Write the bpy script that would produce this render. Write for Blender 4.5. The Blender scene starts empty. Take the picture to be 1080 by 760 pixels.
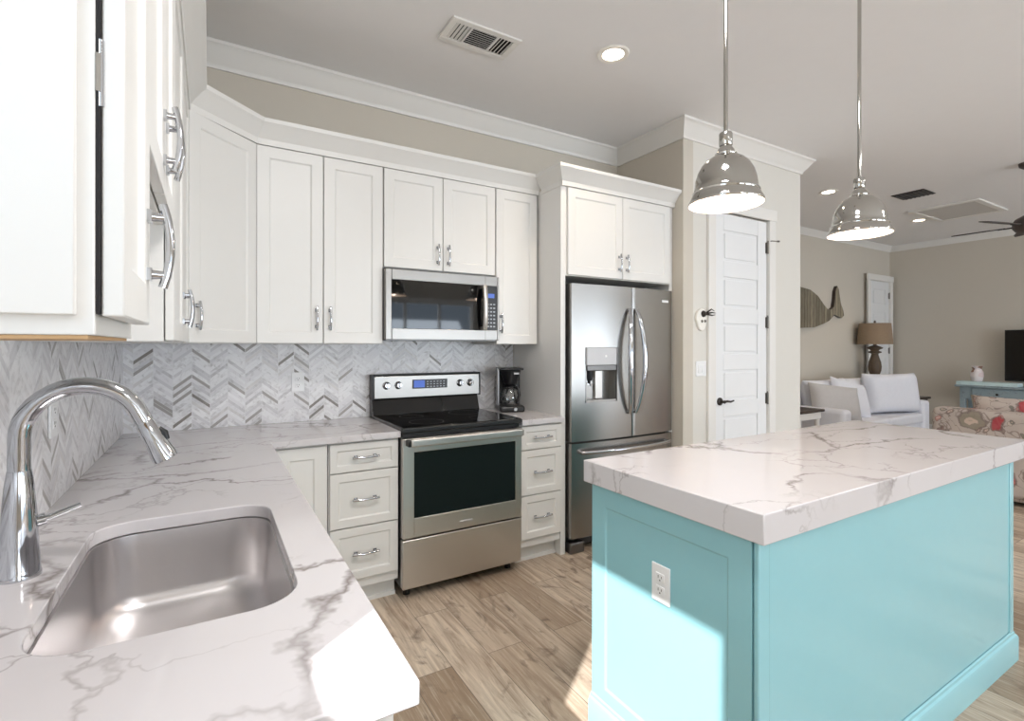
import bpy, bmesh, math, random
from mathutils import Vector, Matrix
random.seed(7)
SC = bpy.context.scene
COL = SC.collection
PI = math.pi

# ------------------------------------------------------------------ camera
def set_camera():
    f, yaw, v0, roll, h = 532.3, 0.539, 364.7, 0.0009, 1.373
    cd = bpy.data.cameras.new('camera'); co = bpy.data.objects.new('camera', cd); COL.objects.link(co)
    F = Vector((math.sin(yaw), math.cos(yaw), 0)); R = Vector((math.cos(yaw), -math.sin(yaw), 0)); U = Vector((0, 0, 1))
    R, U = R * math.cos(roll) + U * math.sin(roll), U * math.cos(roll) - R * math.sin(roll)
    M = Matrix(((R.x, U.x, -F.x, 0), (R.y, U.y, -F.y, 0), (R.z, U.z, -F.z, h), (0, 0, 0, 1)))
    co.matrix_world = M
    cd.sensor_width = 36; cd.sensor_fit = 'HORIZONTAL'; cd.lens = 36 * f / 1080
    cd.shift_x = 0; cd.shift_y = (v0 - 380) / 1080
    cd.clip_start = 0.02; cd.clip_end = 200
    SC.camera = co
set_camera()

# ------------------------------------------------------------------ light
EXPOSURE = 0.24
WORLD = (0.72, 0.86, 1.0, 2.0)
SUN = 10.0
DAY = 1.0
vs = SC.view_settings
vs.view_transform = 'Standard'; vs.look = 'None'; vs.gamma = 1.0; vs.exposure = EXPOSURE; vs.use_curve_mapping = False
w = bpy.data.worlds.new('world'); SC.world = w; w.use_nodes = True
w.node_tree.nodes['Background'].inputs[0].default_value = (WORLD[0], WORLD[1], WORLD[2], 1)
w.node_tree.nodes['Background'].inputs[1].default_value = WORLD[3]

def sun_lamp():
    l = bpy.data.lights.new('sun', 'SUN'); l.energy = SUN; l.angle = math.radians(0.6); l.color = (1.0, 0.97, 0.93)
    o = bpy.data.objects.new('sun', l); COL.objects.link(o)
    d = Vector((1.0, 0.74, -0.99)).normalized()
    o.rotation_euler = d.to_track_quat('-Z', 'Y').to_euler(); o.location = (-4, -3, 5)
sun_lamp()

def area(name, loc, direc, sx, sy, power, col=(0.87, 0.94, 1.0)):
    l = bpy.data.lights.new(name, 'AREA'); l.shape = 'RECTANGLE'; l.size = sx; l.size_y = sy; l.energy = power * DAY; l.color = col
    o = bpy.data.objects.new(name, l); COL.objects.link(o); o.location = loc
    o.rotation_euler = Vector(direc).to_track_quat('-Z', 'Z').to_euler()
    return o
# daylight through the windows and glass doors of the wall behind the camera
area('daylight_window', (1.35, -5.10, 1.55), (0, .8, .6), 1.5, 1.5, 62)
area('daylight_patio', (4.2, -5.10, 1.25), (0, .75, .8), 2.4, 2.2, 125)
area('daylight_patio', (7.4, -5.10, 1.25), (0, .75, .8), 2.0, 2.2, 90)
area('daylight_sink_window', (-1.15, -0.45, 2.15), (1, 0.3, -0.35), 2.2, 1.5, 22.0, (0.72, 0.87, 1.0))
# added unseen overhead fill that lifts the floor, counters and base cabinets
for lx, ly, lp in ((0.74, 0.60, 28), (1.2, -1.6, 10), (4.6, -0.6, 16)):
    area('overhead_fill', (lx, ly, 3.02), (0, 0, -1), 0.35, 0.35, lp, (1.0, 0.98, 0.97))

# ------------------------------------------------------------------ materials
def s2l(c):
    return tuple(((x / 255) / 12.92 if x / 255 <= 0.04045 else ((x / 255 + 0.055) / 1.055) ** 2.4) for x in c)

class NT:
    def __init__(s, name):
        s.m = bpy.data.materials.new(name); s.m.use_nodes = True; s.t = s.m.node_tree
        s.b = s.t.nodes['Principled BSDF']
    def n(s, typ, **kw):
        o = s.t.nodes.new(typ)
        for k, v in kw.items():
            if hasattr(o, k): setattr(o, k, v)
        return o
    def l(s, a, b): s.t.links.new(a, b)
    def val(s, sock, v):
        if hasattr(v, 'is_linked') or hasattr(v, 'links'): s.l(v, sock)
        else: sock.default_value = v
    def math(s, op, a, b=0.0, c=0.0):
        o = s.n('ShaderNodeMath', operation=op)
        s.val(o.inputs[0], a); s.val(o.inputs[1], b); s.val(o.inputs[2], c)
        return o.outputs[0]
    def mix(s, fac, a, b, blend='MIX'):
        o = s.n('ShaderNodeMix', data_type='RGBA', blend_type=blend)
        s.val(o.inputs[0], fac)
        for i, v in ((6, a), (7, b)):
            if isinstance(v, tuple): v = (v[0], v[1], v[2], 1)
            s.val(o.inputs[i], v)
        return o.outputs[2]
    def noise(s, vec, scale, detail=3, rough=0.5, dist=0.0):
        o = s.n('ShaderNodeTexNoise'); s.l(vec, o.inputs['Vector'])
        o.inputs['Scale'].default_value = scale; o.inputs['Detail'].default_value = detail
        o.inputs['Roughness'].default_value = rough; o.inputs['Distortion'].default_value = dist
        return o.outputs['Fac']
    def ramp(s, fac, stops, interp='LINEAR'):
        o = s.n('ShaderNodeValToRGB'); o.color_ramp.interpolation = interp
        e = o.color_ramp.elements
        while len(e) < len(stops): e.new(0.5)
        for i, (p, c) in enumerate(stops):
            e[i].position = p
            e[i].color = (c, c, c, 1) if isinstance(c, (int, float)) else (c[0], c[1], c[2], 1)
        s.l(fac, o.inputs[0]); return o.outputs[0]
    def mapping(s, vec, scale=(1, 1, 1), rot=(0, 0, 0), loc=(0, 0, 0)):
        o = s.n('ShaderNodeMapping'); s.l(vec, o.inputs[0])
        o.inputs['Scale'].default_value = scale; o.inputs['Rotation'].default_value = rot; o.inputs['Location'].default_value = loc
        return o.outputs[0]
    def obj(s): return s.n('ShaderNodeTexCoord').outputs['Object']
    def pos(s): return s.n('ShaderNodeNewGeometry').outputs['Position']
    def bump(s, h, strength=0.2, dist=0.002):
        o = s.n('ShaderNodeBump'); o.inputs['Strength'].default_value = strength; o.inputs['Distance'].default_value = dist
        s.l(h, o.inputs['Height']); s.l(o.outputs[0], s.b.inputs['Normal'])

def plain(name, rgb, rough=0.5, metal=0.0, coat=0.0, wob=0.02, nscale=14.0, spec=None):
    m = NT(name)
    c = s2l(rgb); lo = tuple(x * (1 - wob) for x in c); hi = tuple(min(1, x * (1 + wob)) for x in c)
    m.l(m.mix(m.noise(m.obj(), nscale, 2), lo, hi), m.b.inputs['Base Color'])
    m.b.inputs['Roughness'].default_value = rough; m.b.inputs['Metallic'].default_value = metal
    m.b.inputs['Coat Weight'].default_value = coat; m.b.inputs['Coat Roughness'].default_value = 0.1
    if spec is not None: m.b.inputs['Specular IOR Level'].default_value = spec
    return m.m

def emit(name, rgb, strength):
    m = NT(name); c = s2l(rgb)
    m.b.inputs['Base Color'].default_value = (*c, 1)
    m.b.inputs['Emission Color'].default_value = (*c, 1); m.b.inputs['Emission Strength'].default_value = strength
    return m.m

def quartz():
    m = NT('veined_quartz'); p = m.pos()
    w1 = m.n('ShaderNodeTexNoise'); m.l(p, w1.inputs['Vector']); w1.inputs['Scale'].default_value = 1.7; w1.inputs['Detail'].default_value = 6; w1.inputs['Roughness'].default_value = 0.62
    add = m.n('ShaderNodeVectorMath', operation='MULTIPLY_ADD'); m.l(w1.outputs['Color'], add.inputs[0]); add.inputs[1].default_value = (0.62, 0.62, 0.62); m.l(p, add.inputs[2])
    col = s2l((210, 206, 207))
    out = None
    for i, (sc, wid, rot, amt, loc) in enumerate(((1.15, 0.016, 0.4, 1.0, (0.31, 0.1, 0)), (2.6, 0.014, 1.1, 0.55, (3.1, 1.7, 0.4)))):
        mp = m.mapping(add.outputs[0], scale=(1, 1.9, 1), rot=(0, 0, rot), loc=loc)
        vo = m.n('ShaderNodeTexVoronoi', feature='DISTANCE_TO_EDGE'); m.l(mp, vo.inputs['Vector']); vo.inputs['Scale'].default_value = sc
        line = m.ramp(vo.outputs['Distance'], ((0.0, 1.0), (wid * .8, 0.55), (wid * 1.8, 0.0)))
        msk = m.ramp(m.noise(m.mapping(p, loc=(i * 5 + 1.3, 2, 0)), 2.1, 3), ((0.43, 0.0), (0.57, 1.0)))
        f = m.math('MULTIPLY', m.math('MULTIPLY', line, msk), amt)
        out = f if out is None else m.math('MAXIMUM', out, f)
    cloud = m.ramp(m.noise(p, 3.4, 4, 0.6, 0.6), ((0.45, 0.0), (0.75, 0.22)))
    base = m.mix(cloud, col, s2l((200, 194, 192)))
    m.l(m.mix(m.math('MULTIPLY', out, 0.92), base, s2l((124, 114, 110))), m.b.inputs['Base Color'])
    m.b.inputs['Roughness'].default_value = 0.13
    return m.m

def floor_wood():
    m = NT('weathered_plank_floor'); p = m.pos()
    sep = m.n('ShaderNodeSeparateXYZ'); m.l(p, sep.inputs[0])
    cmb = m.n('ShaderNodeCombineXYZ'); m.l(sep.outputs[1], cmb.inputs[0]); m.l(sep.outputs[0], cmb.inputs[1])
    br = m.n('ShaderNodeTexBrick'); m.l(cmb.outputs[0], br.inputs['Vector'])
    br.offset = 0.37; br.offset_frequency = 2; br.squash = 1.0
    for k, v in (('Color1', (0, 0, 0, 1)), ('Color2', (1, 1, 1, 1)), ('Mortar', (0.5, 0.5, 0.5, 1)), ('Scale', 1.0), ('Mortar Size', 0.0016), ('Mortar Smooth', 0.2), ('Bias', 0.0), ('Brick Width', 1.22), ('Row Height', 0.178)):
        br.inputs[k].default_value = v
    tone = m.ramp(br.outputs['Color'], ((0.0, s2l((150, 128, 105))), (0.35, s2l((186, 167, 146))), (0.65, s2l((224, 208, 188))), (1.0, s2l((180, 162, 142)))))
    # every plank gets its own grain: shift the grain by the plank's random value
    sh = m.n('ShaderNodeVectorMath', operation='MULTIPLY_ADD'); m.l(br.outputs['Color'], sh.inputs[0]); sh.inputs[1].default_value = (3.0, 17.0, 0); m.l(p, sh.inputs[2])
    g = m.noise(m.mapping(sh.outputs[0], scale=(16, 1.3, 1)), 1.6, 7, 0.66, 1.2)
    g2 = m.noise(m.mapping(sh.outputs[0], scale=(60, 2.2, 1)), 1.5, 5, 0.7)
    kn = m.noise(m.mapping(sh.outputs[0], scale=(5, 2.4, 1)), 1.4, 4, 0.6, 2.0)
    c = m.mix(m.ramp(g, ((0.34, 0.9), (0.62, 0.0))), tone, s2l((146, 124, 104)))
    c = m.mix(m.ramp(g2, ((0.5, 0.0), (0.75, 0.6))), c, s2l((226, 212, 192)))
    c = m.mix(m.ramp(kn, ((0.58, 0.0), (0.72, 0.75))), c, s2l((96, 76, 62)))
    c = m.mix(m.math('MULTIPLY', br.outputs['Fac'], 0.75), c, s2l((62, 50, 42)))
    m.l(c, m.b.inputs['Base Color'])
    m.l(m.ramp(g, ((0.3, 0.5), (0.7, 0.36))), m.b.inputs['Roughness'])
    m.bump(m.math('SUBTRACT', m.math('MULTIPLY', g2, 0.3), br.outputs['Fac']), 0.25, 0.002)
    return m.m

def chevron(name, axis):
    m = NT(name); p = m.pos()
    sep = m.n('ShaderNodeSeparateXYZ'); m.l(p, sep.inputs[0])
    u, z = sep.outputs[axis], sep.outputs[2]
    HALF, SL, PITCH = 0.0865, 0.80, 0.0205
    q = m.math('DIVIDE', u, HALF)
    col = m.math('FLOOR', q)
    tri = m.math('PINGPONG', q, 1.0)
    v = m.math('DIVIDE', m.math('SUBTRACT', z, m.math('MULTIPLY', tri, SL * HALF)), PITCH)
    row = m.math('FLOOR', v)
    idv = m.n('ShaderNodeCombineXYZ'); m.l(col, idv.inputs[0]); m.l(row, idv.inputs[1])
    wn = m.n('ShaderNodeTexWhiteNoise', noise_dimensions='2D'); m.l(idv.outputs[0], wn.inputs['Vector'])
    fr = m.math('FRACT', v); fq = m.math('FRACT', q)
    def edge(x, wdt): return m.math('LESS_THAN', m.math('MINIMUM', x, m.math('SUBTRACT', 1.0, x)), wdt)
    gr = m.math('MAXIMUM', edge(fr, 0.045), edge(fq, 0.012))
    tone = m.ramp(wn.outputs['Value'], ((0.0, s2l((236, 235, 236))), (0.40, s2l((228, 226, 228))), (0.66, s2l((212, 210, 212))), (0.86, s2l((218, 215, 214))), (0.93, s2l((166, 161, 157))), (0.978, s2l((132, 126, 120)))), 'CONSTANT')
    sh = m.n('ShaderNodeVectorMath', operation='MULTIPLY_ADD'); m.l(wn.outputs['Color'], sh.inputs[0]); sh.inputs[1].default_value = (9, 9, 9); m.l(p, sh.inputs[2])
    ve = m.ramp(m.noise(m.mapping(sh.outputs[0], scale=(6, 6, 6)), 3.0, 4, 0.6, 1.4), ((0.5, 0.0), (0.72, 0.6)))
    c = m.mix(ve, tone, s2l((160, 155, 153)))
    c = m.mix(gr, c, s2l((228, 227, 227)))
    m.l(c, m.b.inputs['Base Color'])
    m.b.inputs['Roughness'].default_value = 0.32
    m.bump(m.math('SUBTRACT', 1.0, gr), 0.25, 0.0015)
    return m.m

def steel(name, rgb=(186, 184, 180), rough=0.27, axis='x'):
    m = NT(name)
    sc = {'x': (2, 2, 260), 'z': (260, 260, 2)}[axis]
    br = m.noise(m.mapping(m.obj(), scale=sc), 1.0, 3, 0.6)
    c = s2l(rgb)
    m.l(m.mix(br, tuple(x * 0.99 for x in c), tuple(min(1, x * 1.01) for x in c)), m.b.inputs['Base Color'])
    m.b.inputs['Metallic'].default_value = 1.0
    m.l(m.ramp(br, ((0.0, rough - 0.004), (1.0, rough + 0.004))), m.b.inputs['Roughness'])
    return m.m

def burlap():
    m = NT('burlap_shade'); o = m.obj()
    n1 = m.noise(m.mapping(o, scale=(1, 1, 9)), 60, 2); n2 = m.noise(m.mapping(o, scale=(9, 9, 1)), 60, 2)
    m.l(m.mix(m.math('MULTIPLY', n1, n2), s2l((118, 98, 78)), s2l((196, 174, 148))), m.b.inputs['Base Color'])
    m.b.inputs['Roughness'].default_value = 0.9
    return m.m

def barn_wood():
    m = NT('weathered_board'); o = m.obj()
    sep = m.n('ShaderNodeSeparateXYZ'); m.l(o, sep.inputs[0])
    q = m.math('DIVIDE', sep.outputs[0], 0.075)
    wn = m.n('ShaderNodeTexWhiteNoise', noise_dimensions='1D'); m.l(m.math('FLOOR', q), wn.inputs['W'])
    fr = m.math('FRACT', q); gap = m.math('LESS_THAN', m.math('MINIMUM', fr, m.math('SUBTRACT', 1.0, fr)), 0.05)
    tone = m.ramp(wn.outputs['Value'], ((0.0, s2l((132, 122, 104))), (0.5, s2l((166, 156, 134))), (1.0, s2l((112, 104, 88)))))
    g = m.noise(m.mapping(o, scale=(40, 40, 3)), 1.5, 5, 0.65)
    c = m.mix(m.ramp(g, ((0.4, 0.0), (0.65, 0.7))), tone, s2l((84, 76, 62)))
    m.l(m.mix(gap, c, s2l((50, 44, 36))), m.b.inputs['Base Color']); m.b.inputs['Roughness'].default_value = 0.85
    return m.m

def floral():
    m = NT('floral_paisley_fabric'); o = m.obj()
    wob = m.n('ShaderNodeTexNoise'); m.l(o, wob.inputs['Vector']); wob.inputs['Scale'].default_value = 5; wob.inputs['Detail'].default_value = 4
    ad = m.n('ShaderNodeVectorMath', operation='MULTIPLY_ADD'); m.l(wob.outputs['Color'], ad.inputs[0]); ad.inputs[1].default_value = (0.22, 0.22, 0.22); m.l(o, ad.inputs[2])
    c = m.mix(m.noise(o, 6, 3), s2l((204, 190, 180)), s2l((178, 166, 158)))
    vine = m.math('ABSOLUTE', m.math('SUBTRACT', m.noise(o, 5.5, 2, 0.5, 1.5), 0.5))
    c = m.mix(m.ramp(vine, ((0.0, 0.7), (0.012, 0.55), (0.022, 0.0))), c, s2l((122, 104, 98)))
    for sc, lim, pal in ((12.0, 0.34, ((0.0, (124, 120, 110)), (0.3, (184, 132, 124)), (0.55, (200, 186, 172)), (0.8, (146, 128, 120)))), (4.6, 0.47, ((0.0, (178, 62, 70)), (0.26, (206, 122, 116)), (0.46, (150, 140, 124)), (0.64, (196, 178, 160)), (0.82, (160, 120, 104))))):
        v = m.n('ShaderNodeTexVoronoi'); m.l(ad.outputs[0], v.inputs['Vector']); v.inputs['Scale'].default_value = sc
        sp = m.n('ShaderNodeSeparateColor'); m.l(v.outputs['Color'], sp.inputs[0])
        pc = m.ramp(sp.outputs[0], tuple((p, s2l(q)) for p, q in pal), 'CONSTANT')
        on = m.math('LESS_THAN', sp.outputs[1], 0.78)
        ring = m.ramp(v.outputs['Distance'], ((lim * .28, 0.0), (lim * .34, 0.8), (lim * .5, 0.8), (lim * .56, 0.0), (lim * .9, 0.0)))
        fl = m.mix(ring, pc, s2l((222, 196, 178)))
        c = m.mix(m.math('MULTIPLY', m.math('MULTIPLY', m.ramp(v.outputs['Distance'], ((lim * .88, 1.0), (lim, 0.0))), on), 0.9), c, fl)
        edge = m.ramp(v.outputs['Distance'], ((lim * .86, 0.0), (lim * .93, 0.6), (lim, 0.6), (lim * 1.06, 0.0)))
        c = m.mix(m.math('MULTIPLY', edge, on), c, s2l((110, 92, 88)))
    m.l(c, m.b.inputs['Base Color']); m.b.inputs['Roughness'].default_value = 0.9
    return m.m

def distressed():
    m = NT('distressed_teal_paint'); o = m.obj()
    c = m.mix(m.ramp(m.noise(o, 22, 5, 0.7), ((0.58, 0.0), (0.70, 0.7))), s2l((146, 162, 168)), s2l((104, 102, 98)))
    m.l(c, m.b.inputs['Base Color']); m.b.inputs['Roughness'].default_value = 0.6
    return m.m

def pale_board():
    m = NT('pale_blue_painted_board'); o = m.obj()
    c = m.mix(m.ramp(m.noise(m.mapping(o, scale=(20, 3, 20)), 2, 5, 0.7), ((0.55, 0.0), (0.7, 0.6))), s2l((214, 234, 234)), s2l((150, 172, 172)))
    m.l(c, m.b.inputs['Base Color']); m.b.inputs['Roughness'].default_value = 0.6
    return m.m

def shells():
    m = NT('shell_pattern_glaze'); o = m.obj()
    v = m.n('ShaderNodeTexVoronoi'); m.l(o, v.inputs['Vector']); v.inputs['Scale'].default_value = 17
    sp = m.n('ShaderNodeSeparateColor'); m.l(v.outputs['Color'], sp.inputs[0])
    m.l(m.ramp(sp.outputs[0], ((0.0, s2l((232, 222, 222))), (0.5, s2l((226, 206, 204))), (0.72, s2l((150, 112, 92))), (0.88, s2l((240, 236, 234)))), 'CONSTANT'), m.b.inputs['Base Color'])
    m.b.inputs['Roughness'].default_value = 0.4
    return m.m

def glass(name, rgb=(255, 255, 255), rough=0.0, mixf=0.12):
    m = NT(name)
    t = m.n('ShaderNodeBsdfTransparent'); t.inputs[0].default_value = (*s2l(rgb), 1)
    g = m.n('ShaderNodeBsdfGlossy'); g.inputs['Roughness'].default_value = rough
    mx = m.n('ShaderNodeMixShader'); mx.inputs[0].default_value = mixf
    m.l(t.outputs[0], mx.inputs[1]); m.l(g.outputs[0], mx.inputs[2])
    m.l(mx.outputs[0], m.t.nodes['Material Output'].inputs['Surface'])
    return m.m

M = dict(
    cab=plain('white_cabinet_paint', (228, 226, 222), 0.36, wob=0.01),
    ceil=plain('ceiling_paint', (240, 238, 237), 0.9, wob=0.01),
    wall=plain('greige_wall_paint', (208, 200, 187), 0.85, wob=0.01),
    pwall=plain('pale_wall_paint', (222, 218, 210), 0.85, wob=0.01),
    trim=plain('white_trim_paint', (234, 231, 226), 0.45, wob=0.01),
    door=plain('white_door_paint', (236, 236, 236), 0.4, wob=0.01),
    teal=plain('aqua_cabinet_paint', (150, 203, 211), 0.17, wob=0.012, coat=0.2),
    quartz=quartz(), floor=floor_wood(), chevx=chevron('chevron_marble_tile', 0), chevy=chevron('chevron_marble_tile_side', 1),
    steel=steel('brushed_steel', (206, 202, 197), 0.33), steelm=steel('brushed_steel_dimmed', (150, 147, 143), 0.34), steelv=steel('brushed_steel_door', (156, 154, 151), 0.27, 'z'), sink=steel('sink_steel', (222, 219, 219), 0.32),  # steelm: brushed steel darkened in colour against bright window reflections
    steeld=steel('dark_steel', (120, 119, 118), 0.35), chrome=plain('chrome', (196, 198, 202), 0.06, 1.0, wob=0.0),
    nickel=plain('polished_nickel', (184, 182, 177), 0.07, 1.0, wob=0.0),
    black=plain('black_plastic', (24, 24, 25), 0.32), dark=plain('dark_grey_plastic', (62, 62, 64), 0.4), gap=plain('dark_gap', (30, 27, 28), 0.8),
    glassblk=plain('black_ceramic_glass', (10, 10, 11), 0.04, wob=0.0), ovenglass=plain('oven_window_glass', (16, 20, 19), 0.05, wob=0.0),
    plastic=plain('white_plastic', (240, 240, 240), 0.35, wob=0.0), slot=plain('socket_slot', (60, 58, 56), 0.6),
    display=emit('blue_display', (70, 96, 170), 0.6), button=plain('pale_button_print', (176, 180, 184), 0.5), grey=plain('light_grey_panel', (198, 198, 200), 0.35),
    blackm=plain('dark_bronze', (44, 38, 34), 0.4, 0.3), hinge=plain('hinge_nickel', (120, 116, 110), 0.3, 1.0),
    white_in=plain('white_enamel', (244, 240, 232), 0.5, wob=0.0), bulb=emit('bulb_glow', (255, 220, 196), 8.0), led=emit('downlight_glow', (255, 236, 214), 9.0),
    slip=plain('white_slipcover', (228, 228, 234), 0.95, wob=0.03, nscale=30), slipg=plain('grey_white_linen', (198, 194, 192), 0.95, wob=0.04, nscale=30),
    burlap=burlap(), lampwood=plain('carved_brown_wood', (92, 76, 60), 0.55, wob=0.25), dkwood=plain('dark_walnut', (58, 45, 38), 0.35, wob=0.15), barn=barn_wood(),
    floral=floral(), teald=distressed(), board=pale_board(), shell=shells(), screen=plain('tv_screen', (8, 8, 9), 0.12, wob=0.0),
    rawwood=plain('raw_plywood', (196, 160, 118), 0.7, wob=0.08), greyhatch=plain('hatch_paint', (206, 202, 197), 0.8), fan=plain('fan_bronze', (66, 58, 55), 0.45),
    cglass=glass('carafe_glass', (230, 232, 232), 0.02, 0.22), pane=glass('window_pane', (250, 252, 255), 0.0, 0.06), coffee=plain('coffee', (30, 18, 12), 0.2),
    blind=plain('white_blind', (238, 240, 242), 0.6), silver=plain('silver_plastic', (176, 176, 178), 0.3, 0.7),
)

# ------------------------------------------------------------------ mesh builder
class MB:
    def __init__(s): s.bm = bmesh.new()
    def box(s, x0, y0, z0, x1, y1, z1, rot=None):
        c = ((x0 + x1) / 2, (y0 + y1) / 2, (z0 + z1) / 2)
        m = Matrix.Translation(c)
        if rot is not None: m = m @ rot
        m = m @ Matrix.Diagonal((abs(x1 - x0), abs(y1 - y0), abs(z1 - z0), 1))
        bmesh.ops.create_cube(s.bm, size=1, matrix=m); return s
    def shaker(s, x0, z0, x1, z1, yf, t=0.02, rail=0.058, dep=0.008, matrix=None):
        """framed panel door whose front is at y = yf, facing -y"""
        r = bmesh.ops.create_cube(s.bm, size=1, matrix=Matrix.Translation(((x0 + x1) / 2, yf + t / 2, (z0 + z1) / 2)) @ Matrix.Diagonal((x1 - x0, t, z1 - z0, 1)))
        fs = {f for v in r['verts'] for f in v.link_faces}
        for f in fs: f.normal_update()
        f = min(fs, key=lambda q: q.calc_center_median().y)
        bmesh.ops.inset_region(s.bm, faces=[f], thickness=rail, use_even_offset=True)
        bmesh.ops.inset_region(s.bm, faces=[f], thickness=0.007, use_even_offset=True)
        for v in f.verts: v.co.y += dep
        return s
    def cyl(s, p0, p1, r0, r1=None, n=20, caps=True):
        p0, p1 = Vector(p0), Vector(p1); d = p1 - p0
        m = Matrix.Translation((p0 + p1) / 2) @ d.to_track_quat('Z', 'Y').to_matrix().to_4x4()
        bmesh.ops.create_cone(s.bm, cap_ends=caps, segments=n, radius1=r0, radius2=r0 if r1 is None else r1, depth=d.length, matrix=m); return s
    def lathe(s, prof, c=(0, 0, 0), n=36, axis='z', close=False, caps=True):
        rings = []
        for r, h in prof:
            ring = []
            for i in range(n):
                a = 2 * PI * i / n
                if axis == 'z': p = (c[0] + r * math.cos(a), c[1] + r * math.sin(a), c[2] + h)
                elif axis == 'y': p = (c[0] + r * math.cos(a), c[1] + h, c[2] + r * math.sin(a))
                else: p = (c[0] + h, c[1] + r * math.cos(a), c[2] + r * math.sin(a))
                ring.append(s.bm.verts.new(p))
            rings.append(ring)
        pairs = list(zip(rings, rings[1:])) + ([(rings[-1], rings[0])] if close else [])
        for a, b in pairs:
            for i in range(n):
                j = (i + 1) % n; s.bm.faces.new((a[i], a[j], b[j], b[i]))
        if not close and caps:
            if prof[0][0] > 1e-5: s.bm.faces.new(rings[0][::-1])
            if prof[-1][0] > 1e-5: s.bm.faces.new(rings[-1])
        bmesh.ops.remove_doubles(s.bm, verts=[v for q in rings for v in q], dist=1e-6)
        return s
    def tube(s, pts, r, n=12, caps=True, flat=1.0):
        pts = [Vector(p) for p in pts]; rs = r if isinstance(r, (list, tuple)) else [r] * len(pts)
        rings = []; t0 = (pts[1] - pts[0]).normalized()
        up = Vector((0, 0, 1)) if abs(t0.z) < 0.9 else Vector((1, 0, 0))
        nrm = (up - t0 * up.dot(t0)).normalized()
        for i, p in enumerate(pts):
            t = ((pts[min(i + 1, len(pts) - 1)] - pts[i]).normalized() + (pts[i] - pts[max(i - 1, 0)]).normalized()).normalized()
            nrm = (nrm - t * nrm.dot(t)).normalized(); b = t.cross(nrm)
            rings.append([s.bm.verts.new(p + (nrm * math.cos(2 * PI * k / n) * flat + b * math.sin(2 * PI * k / n)) * rs[i]) for k in range(n)])
        for a, b in zip(rings, rings[1:]):
            for i in range(n):
                j = (i + 1) % n; s.bm.faces.new((a[i], a[j], b[j], b[i]))
        if caps: s.bm.faces.new(rings[0][::-1]); s.bm.faces.new(rings[-1])
        return s
    def prism(s, pts, fn, t0, t1):
        """extrude the 2-D outline pts from t0 to t1; fn(a, b, t) gives the point"""
        A = [s.bm.verts.new(fn(a, b, t0)) for a, b in pts]; B = [s.bm.verts.new(fn(a, b, t1)) for a, b in pts]
        n = len(pts)
        s.bm.faces.new(A[::-1]); s.bm.faces.new(B)
        for i in range(n):
            j = (i + 1) % n; s.bm.faces.new((A[i], A[j], B[j], B[i]))
        return s
    def sweep(s, path, prof):
        """sweep the closed profile (out, z) along the XY path; out is to the right of the travel"""
        P = [Vector((p[0], p[1], 0)) for p in path]; rings = []
        for i, p in enumerate(P):
            ns = []
            if i > 0: d = (P[i] - P[i - 1]).normalized(); ns.append(Vector((d.y, -d.x, 0)))
            if i < len(P) - 1: d = (P[i + 1] - P[i]).normalized(); ns.append(Vector((d.y, -d.x, 0)))
            mt = ns[0] if len(ns) == 1 else (ns[0] + ns[1]) / (1 + ns[0].dot(ns[1]))
            rings.append([s.bm.verts.new(p + mt * o + Vector((0, 0, z))) for o, z in prof])
        n = len(prof)
        for a, b in zip(rings, rings[1:]):
            for i in range(n):
                j = (i + 1) % n; s.bm.faces.new((a[i], a[j], b[j], b[i]))
        s.bm.faces.new(rings[0][::-1]); s.bm.faces.new(rings[-1])
        return s
    def holed(s, outer, inner, z0, z1):
        vo = [s.bm.verts.new((x, y, z1)) for x, y in outer]; vi = [s.bm.verts.new((x, y, z1)) for x, y in inner]
        es = [s.bm.edges.new((l[i], l[(i + 1) % len(l)])) for l in (vo, vi) for i in range(len(l))]
        g = bmesh.ops.triangle_fill(s.bm, use_beauty=True, edges=es)
        fs = [f for f in g['geom'] if isinstance(f, bmesh.types.BMFace)]
        ex = bmesh.ops.extrude_face_region(s.bm, geom=fs)
        for v in ex['geom']:
            if isinstance(v, bmesh.types.BMVert): v.co.z = z0
        return s
    def xf(s, m): bmesh.ops.transform(s.bm, matrix=m, verts=s.bm.verts); return s
    def build(s, name, mat, parent=None, bev=0.0, seg=2, smooth=35, label=None, sub=0, kind=None, loc=None):
        bmesh.ops.recalc_face_normals(s.bm, faces=s.bm.faces)
        me = bpy.data.meshes.new(name); s.bm.to_mesh(me); s.bm.free()
        for m in (mat if isinstance(mat, list) else [mat]): me.materials.append(M[m])
        if smooth:
            for p in me.polygons: p.use_smooth = True
            me.set_sharp_from_angle(angle=math.radians(smooth))
        o = bpy.data.objects.new(name, me); COL.objects.link(o)
        if parent is not None: o.parent = parent
        if bev:
            b = o.modifiers.new('bevel', 'BEVEL'); b.width = bev; b.segments = seg; b.limit_method = 'ANGLE'; b.angle_limit = math.radians(40)
        if sub:
            b = o.modifiers.new('subdivision', 'SUBSURF'); b.levels = sub; b.render_levels = sub
        if label: o['label'] = label
        if kind: o['kind'] = kind
        if loc: o.location = loc
        return o

def thing(name, label, cat, loc=(0, 0, 0), rz=0.0, group=None):
    o = bpy.data.objects.new(name, None); COL.objects.link(o)
    o.location = loc; o.rotation_euler = (0, 0, rz); o['label'] = label; o['category'] = cat
    if group: o['group'] = group
    o.empty_display_size = 0.1
    return o
def tag(o, label, cat, group=None):
    o['label'] = label; o['category'] = cat
    if group: o['group'] = group
    return o
def struct(mb, name, mat, parent=None, bev=0, smooth=0, **k):
    o = mb.build(name, mat, parent, bev=bev, smooth=smooth, **k); o['kind'] = 'structure'; return o

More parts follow.
